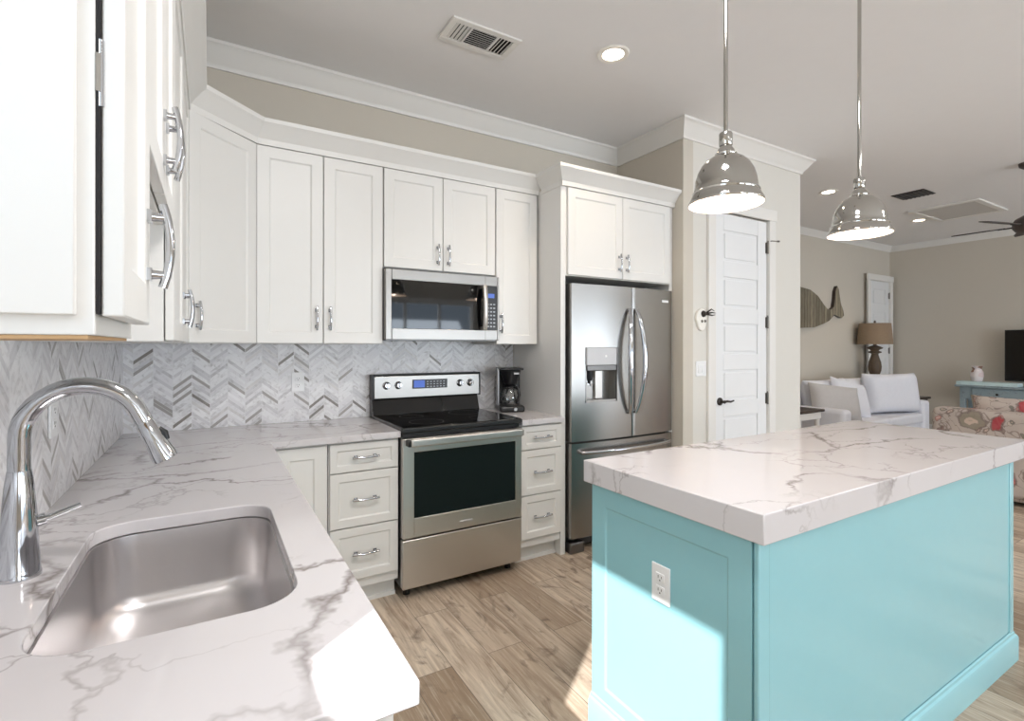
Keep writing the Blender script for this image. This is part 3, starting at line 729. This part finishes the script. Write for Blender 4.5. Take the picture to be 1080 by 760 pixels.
# ------------------------------------------------------------------ refrigerator
def fridge():
    X0, W, Y0 = 2.030, .955, 2.612
    o = thing('refrigerator', 'stainless french-door refrigerator with water dispenser and freezer drawer', 'refrigerator', (X0, Y0, 0))
    MB().box(.0, .095, .03, W, .64, 1.772).build('body', 'steeld', o, bev=.004)
    MB().box(.02, .085, .03, W - .02, .10, .10).build('grille', 'dark', o)
    for x in (.03, W - .09): MB().box(x - .03, .03, .0, x + .09, .12, .075).build('foot', 'steeld', o, bev=.012, seg=3, smooth=40)
    for x in (.03, W - .12): MB().box(x, .05, 1.772, x + .09, .16, 1.792).build('hinge_cover', 'dark', o, bev=.004)
    def yc(x): s = (x - W / 2) / (W / 2); return .026 * s * s      # bowed fronts
    def slab(x0, x1, z0, z1, cut=None):
        n = 12; P = [(x0 + (x1 - x0) * i / n) for i in range(n + 1)]
        pts = [(x, yc(x)) for x in P]; r = .010
        pts[0] = (x0, yc(x0) + r); pts.insert(1, (x0 + r * .3, yc(x0) + r * .3)); pts.insert(2, (x0 + r, yc(x0)))
        pts[-1] = (x1, yc(x1) + r); pts.insert(-1, (x1 - r, yc(x1))); pts.insert(-1, (x1 - r * .3, yc(x1) + r * .3))
        pts += [(x1, .088), (x0, .088)]
        pts = sorted(pts[:-2], key=lambda q: q[0]) + pts[-2:]
        return MB().prism(pts, lambda a, b, t: (a, b, t), z0, z1)
    spl = .513
    # left door, built round the dispenser opening
    dx0, dx1, dz0, dz1 = .112, .378, .995, 1.365
    def run(xa, xb, za, zb, mb):
        n = 8; pts = [(xa + (xb - xa) * i / n, yc(xa + (xb - xa) * i / n)) for i in range(n + 1)] + [(xb, .088), (xa, .088)]
        mb.prism(pts, lambda a, b, t: (a, b, t), za, zb)
    ld = MB(); run(.002, dx0, .742, 1.785, ld); run(dx1, spl - .003, .742, 1.785, ld); run(dx0, dx1, .742, dz0, ld); run(dx0, dx1, dz1, 1.785, ld)
    bmesh.ops.remove_doubles(ld.bm, verts=ld.bm.verts, dist=1e-5)
    ldo = ld.build('door', 'steelv', o, smooth=30)
    rdo = slab(spl + .003, W - .002, .742, 1.785).build('door', 'steelv', o, smooth=30)
    fd = slab(.002, W - .002, .105, .728).build('freezer_drawer', 'steelv', o, smooth=30)
    # dispenser
    yb = yc(.245)
    dp = MB().box(dx0 + .002, yb - .004, 1.245, dx1 - .002, .08, dz1 - .002).build('dispenser_panel', 'grey', o, bev=.003)
    MB().box(.27, yb - .006, 1.298, .285, yb - .003, 1.312).build('button', 'plastic', dp)
    rc = MB(); rc.box(dx0 + .001, .082, dz0, dx1 - .001, .087, 1.245).box(dx0 + .001, .012, dz0, dx0 + .006, .082, 1.245).box(dx1 - .006, .012, dz0, dx1 - .001, .082, 1.245).box(dx0, .008, dz0, dx1, .082, dz0 + .015)
    rc.build('dispenser_recess', 'steelv', o)
    MB().box(dx0 + .006, yb - .003, 1.208, dx1 - .006, .08, 1.244).build('dispenser_lip', 'steeld', o, bev=.003)
    nz = MB().cyl((.165, .045, 1.208), (.165, .045, 1.14), .030, .022, 18).cyl((.165, .045, 1.14), (.165, .05, 1.12), .012, n=12); nz.build('dispenser_nozzle', 'black', o, smooth=40)
    MB().tube([(.135, .04, 1.16), (.138, .03, 1.12), (.165, .026, 1.108), (.192, .03, 1.12), (.195, .04, 1.16)], .005, 8).build('dispenser_paddle', 'chrome', o, smooth=40)
    MB().box(.235, .065, 1.012, .30, .083, 1.205).build('dispenser_lever', 'steel', o, bev=.004)
    # handles, bowed apart and forward
    for s, dpar in ((-1, ldo), (1, rdo)):
        pts = []; rs = []
        for i in range(19):
            t = -1 + i / 9; k = 1 - t * t
            pts.append((spl + s * (.030 + .038 * k), -.012 - .052 * k ** .8, 1.268 + t * .365)); rs.append(.010 + .006 * k)
        h = MB().tube(pts, rs, 16, flat=1.35)
        for t in (-1, 1): h.cyl((spl + s * .030, .004, 1.268 + t * .355), (spl + s * .030, -.014, 1.268 + t * .355), .013, n=12)
        h.build('handle', 'chrome', dpar, smooth=40)
    pts = [(.06 + (W - .12) * i / 16, yc(.06 + (W - .12) * i / 16) - .022 - .034 * (1 - (-1 + i / 8) ** 2) ** .7, .672) for i in range(17)]
    h = MB().tube(pts, .0145, 14, flat=.9)
    for x in (.07, W - .07): h.cyl((x, yc(x) + .004, .672), (x, yc(x) - .026, .672), .012, n=12)
    h.build('handle', 'chrome', fd, smooth=40)
    bx = MB(); run(.83, .90, 1.695, 1.712, bx); bx.xf(Matrix.Translation((0, -.0015, 0))); bx.build('nameplate', 'plastic', rdo)
fridge()

# ------------------------------------------------------------------ island
IX0, IX1, IY0, IY1, IZ = 1.164, 3.100, .744, 1.440, .960
def island():
    o = thing('kitchen_island', 'aqua painted kitchen island cabinet under the thick white stone top', 'island', (1.188, .774, 0))
    W, D, H = 3.028 - 1.188, 1.425 - .774, .8815
    MB().box(.012, .010, .0, W - .012, D - .004, H).build('body', 'teal', o, bev=.002, smooth=0)
    # front (towards the camera): flat panel between corner strips
    MB().box(.046, .002, .12, W - .04, .0104, H - .0005).build('front_panel', 'teal', o, bev=.001, smooth=0)
    MB().box(-.002, -.003, .10, .046, .012, H - .0005).build('corner_post', 'teal', o, bev=.004, smooth=30)
    MB().box(W - .04, -.003, .10, W + .002, .012, H - .0005).build('corner_post', 'teal', o, bev=.004, smooth=30)
    # left end panel (faces -x)
    ep = MB().shaker(.018, .10, D - .004, H - .004, -.0, .0115, .068, .006)
    ep.xf(Matrix.Rotation(PI / 2, 4, 'Z') @ Matrix.Diagonal((1, -1, 1, 1)))
    e = ep.build('end_panel', 'teal', o, bev=.002, smooth=20)
    ep = MB().shaker(.018, .10, D - .004, H - .004, -.0, .0115, .068, .006)
    ep.xf(Matrix.Translation((W, 0, 0)) @ Matrix.Rotation(PI / 2, 4, 'Z')); ep.build('end_panel', 'teal', o, bev=.002, smooth=20)
    pr = [(0, 0), (.016, 0), (.016, .098), (.012, .108), (.006, .113), (.005, .122), (0, .126)]
    MB().sweep([(W, D - .004), (W, 0), (0, 0), (0, D - .004)][::-1], [(a, z) for a, z in pr]).build('base_molding', 'teal', o, smooth=25)
    t = MB().box(IX0, IY0, .8825, IX1, IY1, IZ).build('countertop', 'quartz', bev=.003, smooth=30)
    tag(t, 'thick white veined stone slab topping the aqua island', 'countertop')
island()

# outlets and switches
def outlet(label, loc, rz, w=.072, h=.116, group='white wall plates', kind='outlet'):
    o = thing('wall_outlet' if kind == 'outlet' else 'light_switch', label, kind, loc, rz, group)
    MB().box(-w / 2, -.006, -h / 2, w / 2, 0, h / 2).build('plate', 'plastic', o, bev=.0025, smooth=30)
    if kind == 'outlet':
        for s in (-1, 1):
            r = MB().box(-.0165, -.0082, s * .0195 - .0135, .0165, -.005, s * .0195 + .0135).build('receptacle', 'plastic', o, bev=.003)
            MB().box(-.0075, -.0086, s * .0195 - .002, -.0055, -.0078, s * .0195 + .007).box(.0055, -.0086, s * .0195 - .001, .0075, -.0078, s * .0195 + .006).cyl((0, -.0086, s * .0195 - .0075), (0, -.0078, s * .0195 - .0075), .0025, n=10).build('slot', 'slot', r)
    else:
        for x in (-.023, .023): MB().box(x - .016, -.010, -.033, x + .016, -.005, .033).build('rocker', 'plastic', o, bev=.002)
    return o
outlet('white double outlet plate on the chevron tile left of range', (.4545, YB - .0095, 1.155), 0)
outlet('white outlet plate on the left tile wall behind the faucet arch', (XL + .0095, 1.905, 1.17), PI / 2)
outlet('white outlet plate on the aqua end of the island', (1.1939, 1.097, .642), -PI / 2)
outlet('white two-rocker light switch plate on the pantry wall', (3.230, PY, 1.20), 0, .116, .116, kind='light switch')

# ------------------------------------------------------------------ coffee maker
def coffee():
    o = thing('coffee_maker', 'black drip coffee maker with glass carafe on the small counter', 'coffee maker', (1.83, 3.09, .914), -.35)
    MB().box(-.088, -.115, 0, .088, .095, .045).build('base', 'black', o, bev=.016, seg=3, smooth=40)
    MB().lathe([(0, .0455), (.062, .0455), (.062, .049), (0, .049)], (0, -.03, 0), 28).build('warming_plate', 'dark', o)
    MB().box(-.085, .045, .04, .085, .097, .30).build('water_tank', 'black', o, bev=.010, seg=3, smooth=40)
    MB().box(-.092, -.02, .04, -.078, .05, .30).build('side_strip', 'silver', o, bev=.004)
    MB().box(-.085, -.085, .289, .085, .097, .305).build('lid', 'black', o, bev=.006)
    MB().lathe([(.0, .185), (.038, .185), (.045, .195), (.072, .27), (.076, .289), (0, .289)], (0, -.022, 0), 28).build('filter_basket', 'black', o, smooth=40)
    MB().box(.012, -.099, .262, .046, -.094, .274).build('badge', 'grey', o)
    c = MB().lathe([(.050, .050), (.062, .055), (.068, .085), (.064, .125), (.050, .155), (.042, .170), (.042, .174)], (0, -.03, 0), 32).build('carafe', 'cglass', o, smooth=40)
    MB().lathe([(0, .170), (.044, .170), (.046, .178), (.03, .184), (0, .184)], (0, -.03, 0), 28).build('carafe_lid', 'black', c)
    MB().lathe([(.0445, .158), (.048, .158), (.048, .168), (.0445, .168)], (0, -.03, 0), 32, close=True).build('carafe_band', 'black', c)
    MB().tube([(.022, -.072, .168), (.038, -.118, .160), (.042, -.126, .12), (.032, -.108, .075), (.026, -.094, .066)], [.010, .011, .011, .010, .008], 10).build('carafe_handle', 'black', c, smooth=40)
    MB().lathe([(0, -.004), (.011, -.004), (.012, 0), (0, 0)], (.02, -.115, .022), 16, 'y').build('switch', 'silver', o)
coffee()

# ------------------------------------------------------------------ pendants and ceiling fittings
def pendant(label, x, y):
    o = thing('pendant_light', label, 'pendant light', (x, y, 1.852), 0, 'pendants over the island')
    H = ZC - 1.852
    pr = [(.1190, .0), (.1205, .002), (.1205, .006), (.1190, .011), (.1140, .020), (.1090, .030), (.1065, .0345), (.1075, .037), (.1075, .041), (.1040, .0445), (.1015, .050), (.1000, .062), (.0965, .085), (.0890, .110), (.0770, .132), (.0600, .150), (.0420, .161), (.0340, .165), (.0350, .168), (.0350, .171), (.0300, .175), (.0280, .182), (.0210, .192), (.0185, .197), (.0, .197)]
    inn = [(r - .0025, z - .001) for r, z in pr[:21] if r > .03]
    MB().lathe(pr, n=56, caps=False).build('shade', 'nickel', o, smooth=40)
    s = o.children[0]
    MB().lathe([(.1185, .0002)] + [(r, z + .0004) for r, z in inn[1:]] + [(0, .163)], n=56, caps=False).build('shade_lining', 'white_in', s, smooth=40)
    MB().lathe([(0, .197), (.0195, .197), (.0215, .200), (.0215, .238), (.0195, .242), (0.0085, .2425), (.008, .25), (0, .25)], n=28).build('socket_cap', 'nickel', o, smooth=40)
    MB().cyl((0, 0, .24), (0, 0, H - .018), .0072, n=16).build('rod', 'nickel', o, smooth=40)
    MB().lathe([(0, H), (.062, H), (.062, H - .008), (.05, H - .02), (.012, H - .024), (0, H - .024)], n=36).build('ceiling_canopy', 'nickel', o, smooth=40)
    MB().lathe([(0, .050), (.016, .054), (.027, .066), (.030, .082), (.026, .100), (.016, .122), (.013, .150), (0, .150)], n=24).build('bulb', 'bulb', o, smooth=40)
    l = bpy.data.lights.new('pendant_bulb', 'POINT'); l.energy = 2.0; l.color = (1, .80, .68); l.shadow_soft_size = .03
    lo = bpy.data.objects.new('pendant_bulb', l); COL.objects.link(lo); lo.location = (x, y, 1.852 + .030)
pendant('polished nickel dome pendant over the near half of the island', 1.497, 1.095)
pendant('polished nickel dome pendant over the far half of the island', 2.392, 1.095)

def downlight(label, x, y, e):
    o = thing('recessed_light', label, 'recessed light', (x, y, ZC), 0, 'recessed ceiling lights')
    MB().lathe([(.060, -.0005), (.092, -.0005), (.092, -.004), (.085, -.009), (.062, -.006)], n=40, close=True).build('trim_ring', 'white_in', o, smooth=40)
    MB().lathe([(0, -.0015), (.0605, -.0015), (.0605, -.0035), (0, -.0035)], n=36).build('lens', 'led', o)
    l = bpy.data.lights.new('downlight', 'SPOT'); l.energy = e; l.color = (1, .84, .66); l.spot_size = 2.1; l.spot_blend = .8; l.shadow_soft_size = .05
    lo = bpy.data.objects.new('downlight', l); COL.objects.link(lo); lo.location = (x, y, ZC - .02)
downlight('round recessed ceiling light near the kitchen ceiling vent', 1.985, 2.19, 26)
downlight('recessed light in living room ceiling just past the pantry corner', 5.76, 2.94, 22)
downlight('recessed light farthest away, above the living room lamp', 8.08, 2.98, 22)

def vent():
    o = thing('ceiling_vent', 'white rectangular three-way air vent in the kitchen ceiling', 'vent', (1.262, 2.452, ZC), .0, 'ceiling air vents')
    W, D = .385, .19
    MB().box(-W / 2, -D / 2, -.003, W / 2, D / 2, -.0005).build('backing', 'gap', o)
    f = MB(); b = .022
    f.box(-W / 2 - .012, -D / 2 - .012, -.012, W / 2 + .012, -D / 2 + b, -.0002).box(-W / 2 - .012, D / 2 - b, -.012, W / 2 + .012, D / 2 + .012, -.0002).box(-W / 2 - .012, -D / 2 + b, -.012, -W / 2 + b, D / 2 - b, -.0002).box(W / 2 - b, -D / 2 + b, -.012, W / 2 + .012, D / 2 - b, -.0002)
    f.box(-.085, -D / 2 + b, -.011, -.073, D / 2 - b, -.001).box(.073, -D / 2 + b, -.011, .085, D / 2 - b, -.001)
    f.build('frame', 'trim', o, bev=.002)
    s = MB()
    for k in range(9): y = -.066 + k * .0165; s.box(-.073, y - .0055, -.0095, .073, y + .0055, -.0082, rot=Matrix.Rotation(.6, 4, 'X'))
    for sx in (-1, 1):
        for k in range(4): x = sx * (.098 + k * .021); s.box(x - .0065, -D / 2 + b, -.0095, x + .0065, D / 2 - b, -.0082, rot=Matrix.Rotation(-.6 if sx > 0 else .5, 4, 'Y'))
    s.build('louver', 'trim', o)
vent()
o = thing('ceiling_vent', 'small dark square vent in the living room ceiling', 'vent', (6.66, 2.51, ZC), .0, 'ceiling air vents')
MB().box(-.15, -.15, -.006, .15, .15, -.0005).build('grille', 'blackm', o)
f = MB()
for k in range(7): f.box(-.14, -.135 + k * .04, -.012, .14, -.120 + k * .04, -.006)
f.build('louver', 'dark', o)
o = thing('attic_hatch', 'large flat attic hatch panel in the living room ceiling', 'hatch', (7.9, 2.52, ZC))
MB().box(-.40, -.28, -.012, .40, .28, -.001).build('panel', 'greyhatch', o)
f = MB(); f.box(-.46, -.34, -.02, .46, -.28, -.0005).box(-.46, .28, -.02, .46, .34, -.0005).box(-.46, -.28, -.02, -.40, .28, -.0005).box(.40, -.28, -.02, .46, .28, -.0005)
f.build('casing', 'trim', o, bev=.004)

def fan():
    o = thing('ceiling_fan', 'dark bronze ceiling fan with wooden blades in the living room', 'ceiling fan', (6.42, 1.535, 2.46))
    Hc = ZC - 2.46
    MB().cyl((0, 0, .10), (0, 0, Hc - .04), .014, n=16).build('downrod', 'fan', o)
    MB().lathe([(0, Hc), (.07, Hc), (.065, Hc - .03), (.03, Hc - .055), (0, Hc - .055)], n=28).build('canopy', 'fan', o, smooth=40)
    MB().lathe([(0, -.05), (.05, -.05), (.09, -.03), (.11, .0), (.11, .05), (.09, .08), (.04, .11), (0, .115)], n=32).build('motor', 'fan', o, smooth=40)
    for k in range(5):
        a = math.radians(163 + 72 * k)
        R = Matrix.Rotation(a, 4, 'Z')
        b = MB().prism([(.17, -.045), (.28, -.056), (.46, -.06), (.545, -.046), (.56, 0), (.545, .046), (.46, .06), (.28, .056), (.17, .045)], lambda p, q, t: (p, q, t), -.004, .004)
        b.xf(R @ Matrix.Translation((0, 0, .02)) @ Matrix.Rotation(-.2, 4, 'X')); bo = b.build('blade', 'fan', o, smooth=0)
        h = MB().box(.09, -.014, .012, .21, .014, .020); h.xf(R); h.build('blade_arm', 'blackm', bo)
fan()

# ------------------------------------------------------------------ pantry wall ornament
def ornament():
    o = thing('bottle_opener', 'white wall-mounted bottle opener ornament with dark hook on pantry wall', 'wall ornament', (3.222, PY, 1.575))
    n = 20; pts = []
    for i in range(n):
        a = 2 * PI * i / n; zz = math.sin(a); pts.append((.066 * math.cos(a) * (1.0 if zz > 0 else .8), .085 * zz))
    MB().prism(pts, lambda a, b, t: (a, t, b), -.022, 0).build('plaque', 'white_in', o, bev=.006, seg=3, smooth=40)
    h = MB().lathe([(0, -.045), (.012, -.042), (.024, -.03), (.026, -.018), (.018, -.012), (0, -.012)], (.010, 0, .045), 18, 'y')
    for dx, dz in ((.07, .035), (.085, .01), (.08, -.012)): h.tube([(.02, -.03, .045), (.02 + dx * .6, -.055, .045 + dz), (.02 + dx, -.06, .045 + dz * .6)], [.008, .005, .002], 8)
    h.build('hook', 'blackm', o, smooth=40)
    MB().lathe([(0, -.006), (.008, -.006), (.012, 0), (0, 0)], (-.004, -.022, -.012), 12, 'y').lathe([(0, -.006), (.008, -.006), (.012, 0), (0, 0)], (.030, -.022, -.010), 12, 'y').build('relief', 'hinge', o, smooth=40)
ornament()

# ------------------------------------------------------------------ living room
def pillow(name, mat, w, h, t, label, cat, loc, rot, group=None, par=None, sq=3.2, n=16):
    mb = MB(); g = {}
    for side in (1, -1):
        for i in range(n + 1):
            for j in range(n + 1):
                u, v = -1 + 2 * i / n, -1 + 2 * j / n
                k = max(0.0, (1 - abs(u) ** sq) * (1 - abs(v) ** sq)) ** .55
                pinch = 1 - .05 * (1 - abs(u) ** 2) * (abs(v) ** 6) , 1 - .05 * (1 - abs(v) ** 2) * (abs(u) ** 6)
                g[side, i, j] = mb.bm.verts.new((u * w / 2 * pinch[1], -side * t / 2 * (k if k > 0 else 0) - side * .004, v * h / 2 * pinch[0]))
        for i in range(n):
            for j in range(n):
                q = (g[side, i, j], g[side, i + 1, j], g[side, i + 1, j + 1], g[side, i, j + 1]); mb.bm.faces.new(q if side == 1 else q[::-1])
    per = [(i, 0) for i in range(n)] + [(n, j) for j in range(n)] + [(i, n) for i in range(n, 0, -1)] + [(0, j) for j in range(n, 0, -1)]
    for a, b in zip(per, per[1:] + per[:1]): mb.bm.faces.new((g[1, a[0], a[1]], g[1, b[0], b[1]], g[-1, b[0], b[1]], g[-1, a[0], a[1]]))
    o = mb.build(name, mat, par, smooth=60)
    o.location = loc; o.rotation_euler = rot
    if cat: tag(o, label, cat, group)
    return o

def sofa():
    X0, X1, Y0, Y1 = 6.25, 8.55, 3.02, 3.90
    o = thing('sofa', 'white slipcovered sofa against the living room back wall', 'sofa', ((X0 + X1) / 2, (Y0 + Y1) / 2, 0))
    W, D = X1 - X0, Y1 - Y0; w = W / 2; d = D / 2
    MB().box(-w + .18, -d + .04, .05, w - .18, d - .02, .33).build('base', 'slip', o, bev=.02, seg=3, smooth=40)
    MB().box(-w + .02, d - .22, .05, w - .02, d, .80).build('backrest', 'slip', o, bev=.05, seg=4, smooth=40)
    for s in (-1, 1): MB().box(s * w, -d, .05, s * (w - .2), d - .04, .63).build('arm', 'slip', o, bev=.045, seg=4, smooth=40)
    for k in range(2):
        a = -w + .205 + k * (w - .205); MB().box(a, -d + .0, .33, a + w - .21, d - .2, .46).build('seat_cushion', 'slip', o, bev=.035, seg=4, smooth=40)
    sk = MB()
    for k in range(2): sk.box(-w + .01 + k * 0, -d + .005, .0, w - .01, -d + .02, .05)
    sk.build('skirt', 'slip', o)
    pillow('back_cushion', 'slip', .98, .50, .24, None, None, (-w + .72, d - .31, .69), (-.12, 0, 0), par=o, sq=5)
    pillow('back_cushion', 'slip', .98, .50, .24, None, None, (w - .70, d - .31, .69), (-.12, 0, 0), par=o, sq=5)
sofa()
pillow('throw_pillow', 'slip', .90, .54, .22, 'large square white pillow propped at the sofa end nearest the lamp', 'pillow', (8.0, 3.27, .735), (-.14, 0, -.30), 'pillows on the white sofa', sq=6)
pillow('throw_pillow', 'slipg', .60, .46, .20, 'slumped greyish linen pillow against the left sofa arm', 'pillow', (6.62, 3.30, .68), (-.45, .12, -.60), 'pillows on the white sofa')
pillow('throw_pillow', 'slip', .62, .50, .18, 'white pillow leaning behind the slumped grey pillow', 'pillow', (7.12, 3.36, .69), (-.36, .22, -.20), 'pillows on the white sofa')

def side_table(label, x, y, w, d, h, leg):
    o = thing('side_table', label, 'side table', (x, y, 0), 0, 'dark-topped side tables')
    MB().box(-w / 2, -d / 2, h - .03, w / 2, d / 2, h).build('tabletop', 'dkwood', o, bev=.008, seg=3, smooth=40)
    MB().box(-w / 2 + .03, -d / 2 + .03, h - .11, w / 2 - .03, d / 2 - .03, h - .03).build('apron', leg, o)
    for sx in (-1, 1):
        for sy in (-1, 1):
            H = h - .11
            MB().lathe([(0, 0), (.016, 0), (.02, .03), (.014, .06), (.026, H * .35), (.018, H * .6), (.028, H * .72), (.016, H * .78), (.026, H * .86), (.026, H), (0, H)], (sx * (w / 2 - .06), sy * (d / 2 - .06), 0), 18).build('leg', leg, o, smooth=40)
side_table('dark-topped side table with turned white legs at the left sofa end', 5.95, 3.46, .50, .52, .635, 'trim')
side_table('dark side table with the brown table lamp beyond the sofa', 8.86, 3.60, .56, .76, .63, 'dkwood')

def lamp():
    o = thing('table_lamp', 'carved brown table lamp with a drum burlap shade by the door', 'lamp', (8.79, 3.805, .63))
    MB().box(-.10, -.10, 0, .10, .10, .05).box(-.085, -.085, .05, .085, .085, .24).build('plinth', 'dkwood', o, bev=.008, smooth=40)
    MB().lathe([(0, .24), (.088, .24), (.092, .255), (.075, .275), (.05, .285), (.062, .31), (.082, .37), (.088, .43), (.080, .50), (.058, .57), (.045, .62), (.05, .635), (.085, .645), (.088, .66), (.05, .675), (.058, .69), (.10, .71), (.104, .725), (.06, .745), (.025, .76), (.02, .80), (0, .80)], n=32).build('base', 'lampwood', o, smooth=40)
    MB().cyl((0, 0, .79), (0, 0, 1.13), .008, n=12).lathe([(0, 1.10), (.014, 1.105), (.016, 1.12), (.008, 1.14), (0, 1.145)], n=14).build('finial', 'dkwood', o, smooth=40)
    MB().lathe([(.232, .775), (.206, 1.095), (.202, 1.095), (.228, .775)], n=48, close=True).build('lamp_shade', 'burlap', o, smooth=40)
    s = MB()
    for k in range(3):
        a = 2 * PI * k / 3; s.cyl((0, 0, 1.085), (.203 * math.cos(a), .203 * math.sin(a), 1.085), .003, n=8)
    s.build('shade_spider', 'dkwood', o)
lamp()

def whale():
    o = thing('whale_plaque', 'whale cut from grey weathered boards hanging on the back wall', 'wall art', (7.36, LY - .001, 1.90))
    body = [(-1.0, .02), (-.98, .14), (-.85, .24), (-.6, .30), (-.3, .31), (0, .28), (.2, .20), (.36, .08), (.46, .02), (.56, .02), (.63, .06), (.66, .16), (.68, .30), (.73, .38), (.77, .33), (.80, .22), (.83, .12), (.90, .02), (.92, -.06), (.85, -.10), (.74, -.07), (.64, -.05), (.60, -.09), (.50, -.15), (.34, -.20), (.1, -.255), (-.25, -.27), (-.6, -.25), (-.85, -.16), (-.96, -.07)]
    MB().prism(body, lambda a, b, t: (a, t, b), -.05, -.002).build('body', ['barn', 'dkwood'], o, smooth=0)
    for p in o.children[0].data.polygons:
        if abs(p.normal.y) < .5: p.material_index = 1
whale()

def floral_sofa():
    o = thing('loveseat', 'floral paisley upholstered loveseat with its back to the kitchen', 'loveseat', (6.35, 1.15, 0))
    x0, x1, y0, y1 = -.46, .46, -.95, .93
    MB().box(x0 + .03, y0 + .02, .04, x1, y1 - .02, .40).build('base', 'floral', o, bev=.02, seg=3, smooth=40)
    MB().box(x0, y0, .06, x0 + .22, y1, .80).build('backrest', 'floral', o, bev=.05, seg=4, smooth=40)
    for s in (0, 1):
        ya = y1 - .18 if s else y0; MB().box(x0 + .1, ya, .06, x1, ya + .18, .62).build('arm', 'floral', o, bev=.06, seg=4, smooth=40)
    for k in range(2):
        c = -.375 + k * .73
        MB().box(x0 + .2, c - .36, .40, x1 + .02, c + .36, .54).build('seat_cushion', 'floral', o, bev=.04, seg=4, smooth=40)
        b = pillow('back_cushion', 'floral', .74, .50, .26, None, None, (x0 + .33, c, .665), (-.10, 0, PI / 2), par=o, sq=5)
    for sx in (x0 + .08, x1 - .08):
        for sy in (y0 + .08, y1 - .08): MB().cyl((sx, sy, 0), (sx, sy, .06), .025, .03, 12).build('foot', 'dkwood', o)
floral_sofa()

def console():
    o = thing('console_table', 'distressed teal console table with drawers on the right wall', 'console table', (9.62, 2.02, 0))
    D = .40; x0, x1, y0, y1 = -D / 2, D / 2, -1.05, .98
    MB().box(x0 - .03, y0 - .03, .785, x1, y1 + .03, .815).build('tabletop', 'teald', o, bev=.006, smooth=40)
    MB().box(x0 + .012, y0 + .02, .61, x1 - .02, y1 - .02, .785).build('case', 'teald', o)
    for k in range(3):
        a = y0 + .08 + k * .62
        d = MB().box(x0 - .002, a, .63, x0 + .012, a + .55, .77).build('drawer', 'teald', o, bev=.004)
        MB().lathe([(0, -.028), (.014, -.026), (.016, -.018), (.007, -.010), (.008, 0), (0, 0)], (x0 - .002, a + .275, .70), 16, 'x').build('knob', 'blackm', d, smooth=40)
    for sx in (x0 + .04, x1 - .05):
        for sy in (y0 + .05, (y0 + y1) / 2, y1 - .05): MB().box(sx - .03, sy - .03, 0, sx + .03, sy + .03, .62).build('leg', 'teald', o, bev=.004)
    MB().box(x0 + .03, y0 + .05, .14, x1 - .03, y1 - .05, .17).build('lower_shelf', 'teald', o)
console()
tag(MB().box(-.11, -.33, 0, .11, .33, .05).build('painted_board', 'board', bev=.004, smooth=30, loc=(9.53, 2.69, .815)), 'pale blue painted wooden board lying on the console table', 'board')
tag(MB().lathe([(0, 0), (.05, 0), (.06, .01), (.075, .08), (.07, .14), (.05, .17), (.055, .20), (.07, .22), (.066, .222), (.045, .20), (.045, .16), (0, .15)], n=28).build('vase', 'shell', smooth=40, loc=(9.58, 2.83, .8655)), 'small pink and brown patterned ceramic vase on the pale board', 'vase')
o = thing('television', 'black flat-screen television standing on the teal console', 'television', (9.66, 1.93, .815))
MB().box(-.02, -.62, .07, .03, .62, .79).build('cabinet', 'black', o, bev=.006)
MB().box(-.0215, -.605, .085, -.0195, .605, .775).build('screen', 'screen', o)
MB().box(-.10, -.25, 0, .10, .25, .015).box(-.01, -.06, .015, .02, .06, .08).build('stand', 'black', o, bev=.004)
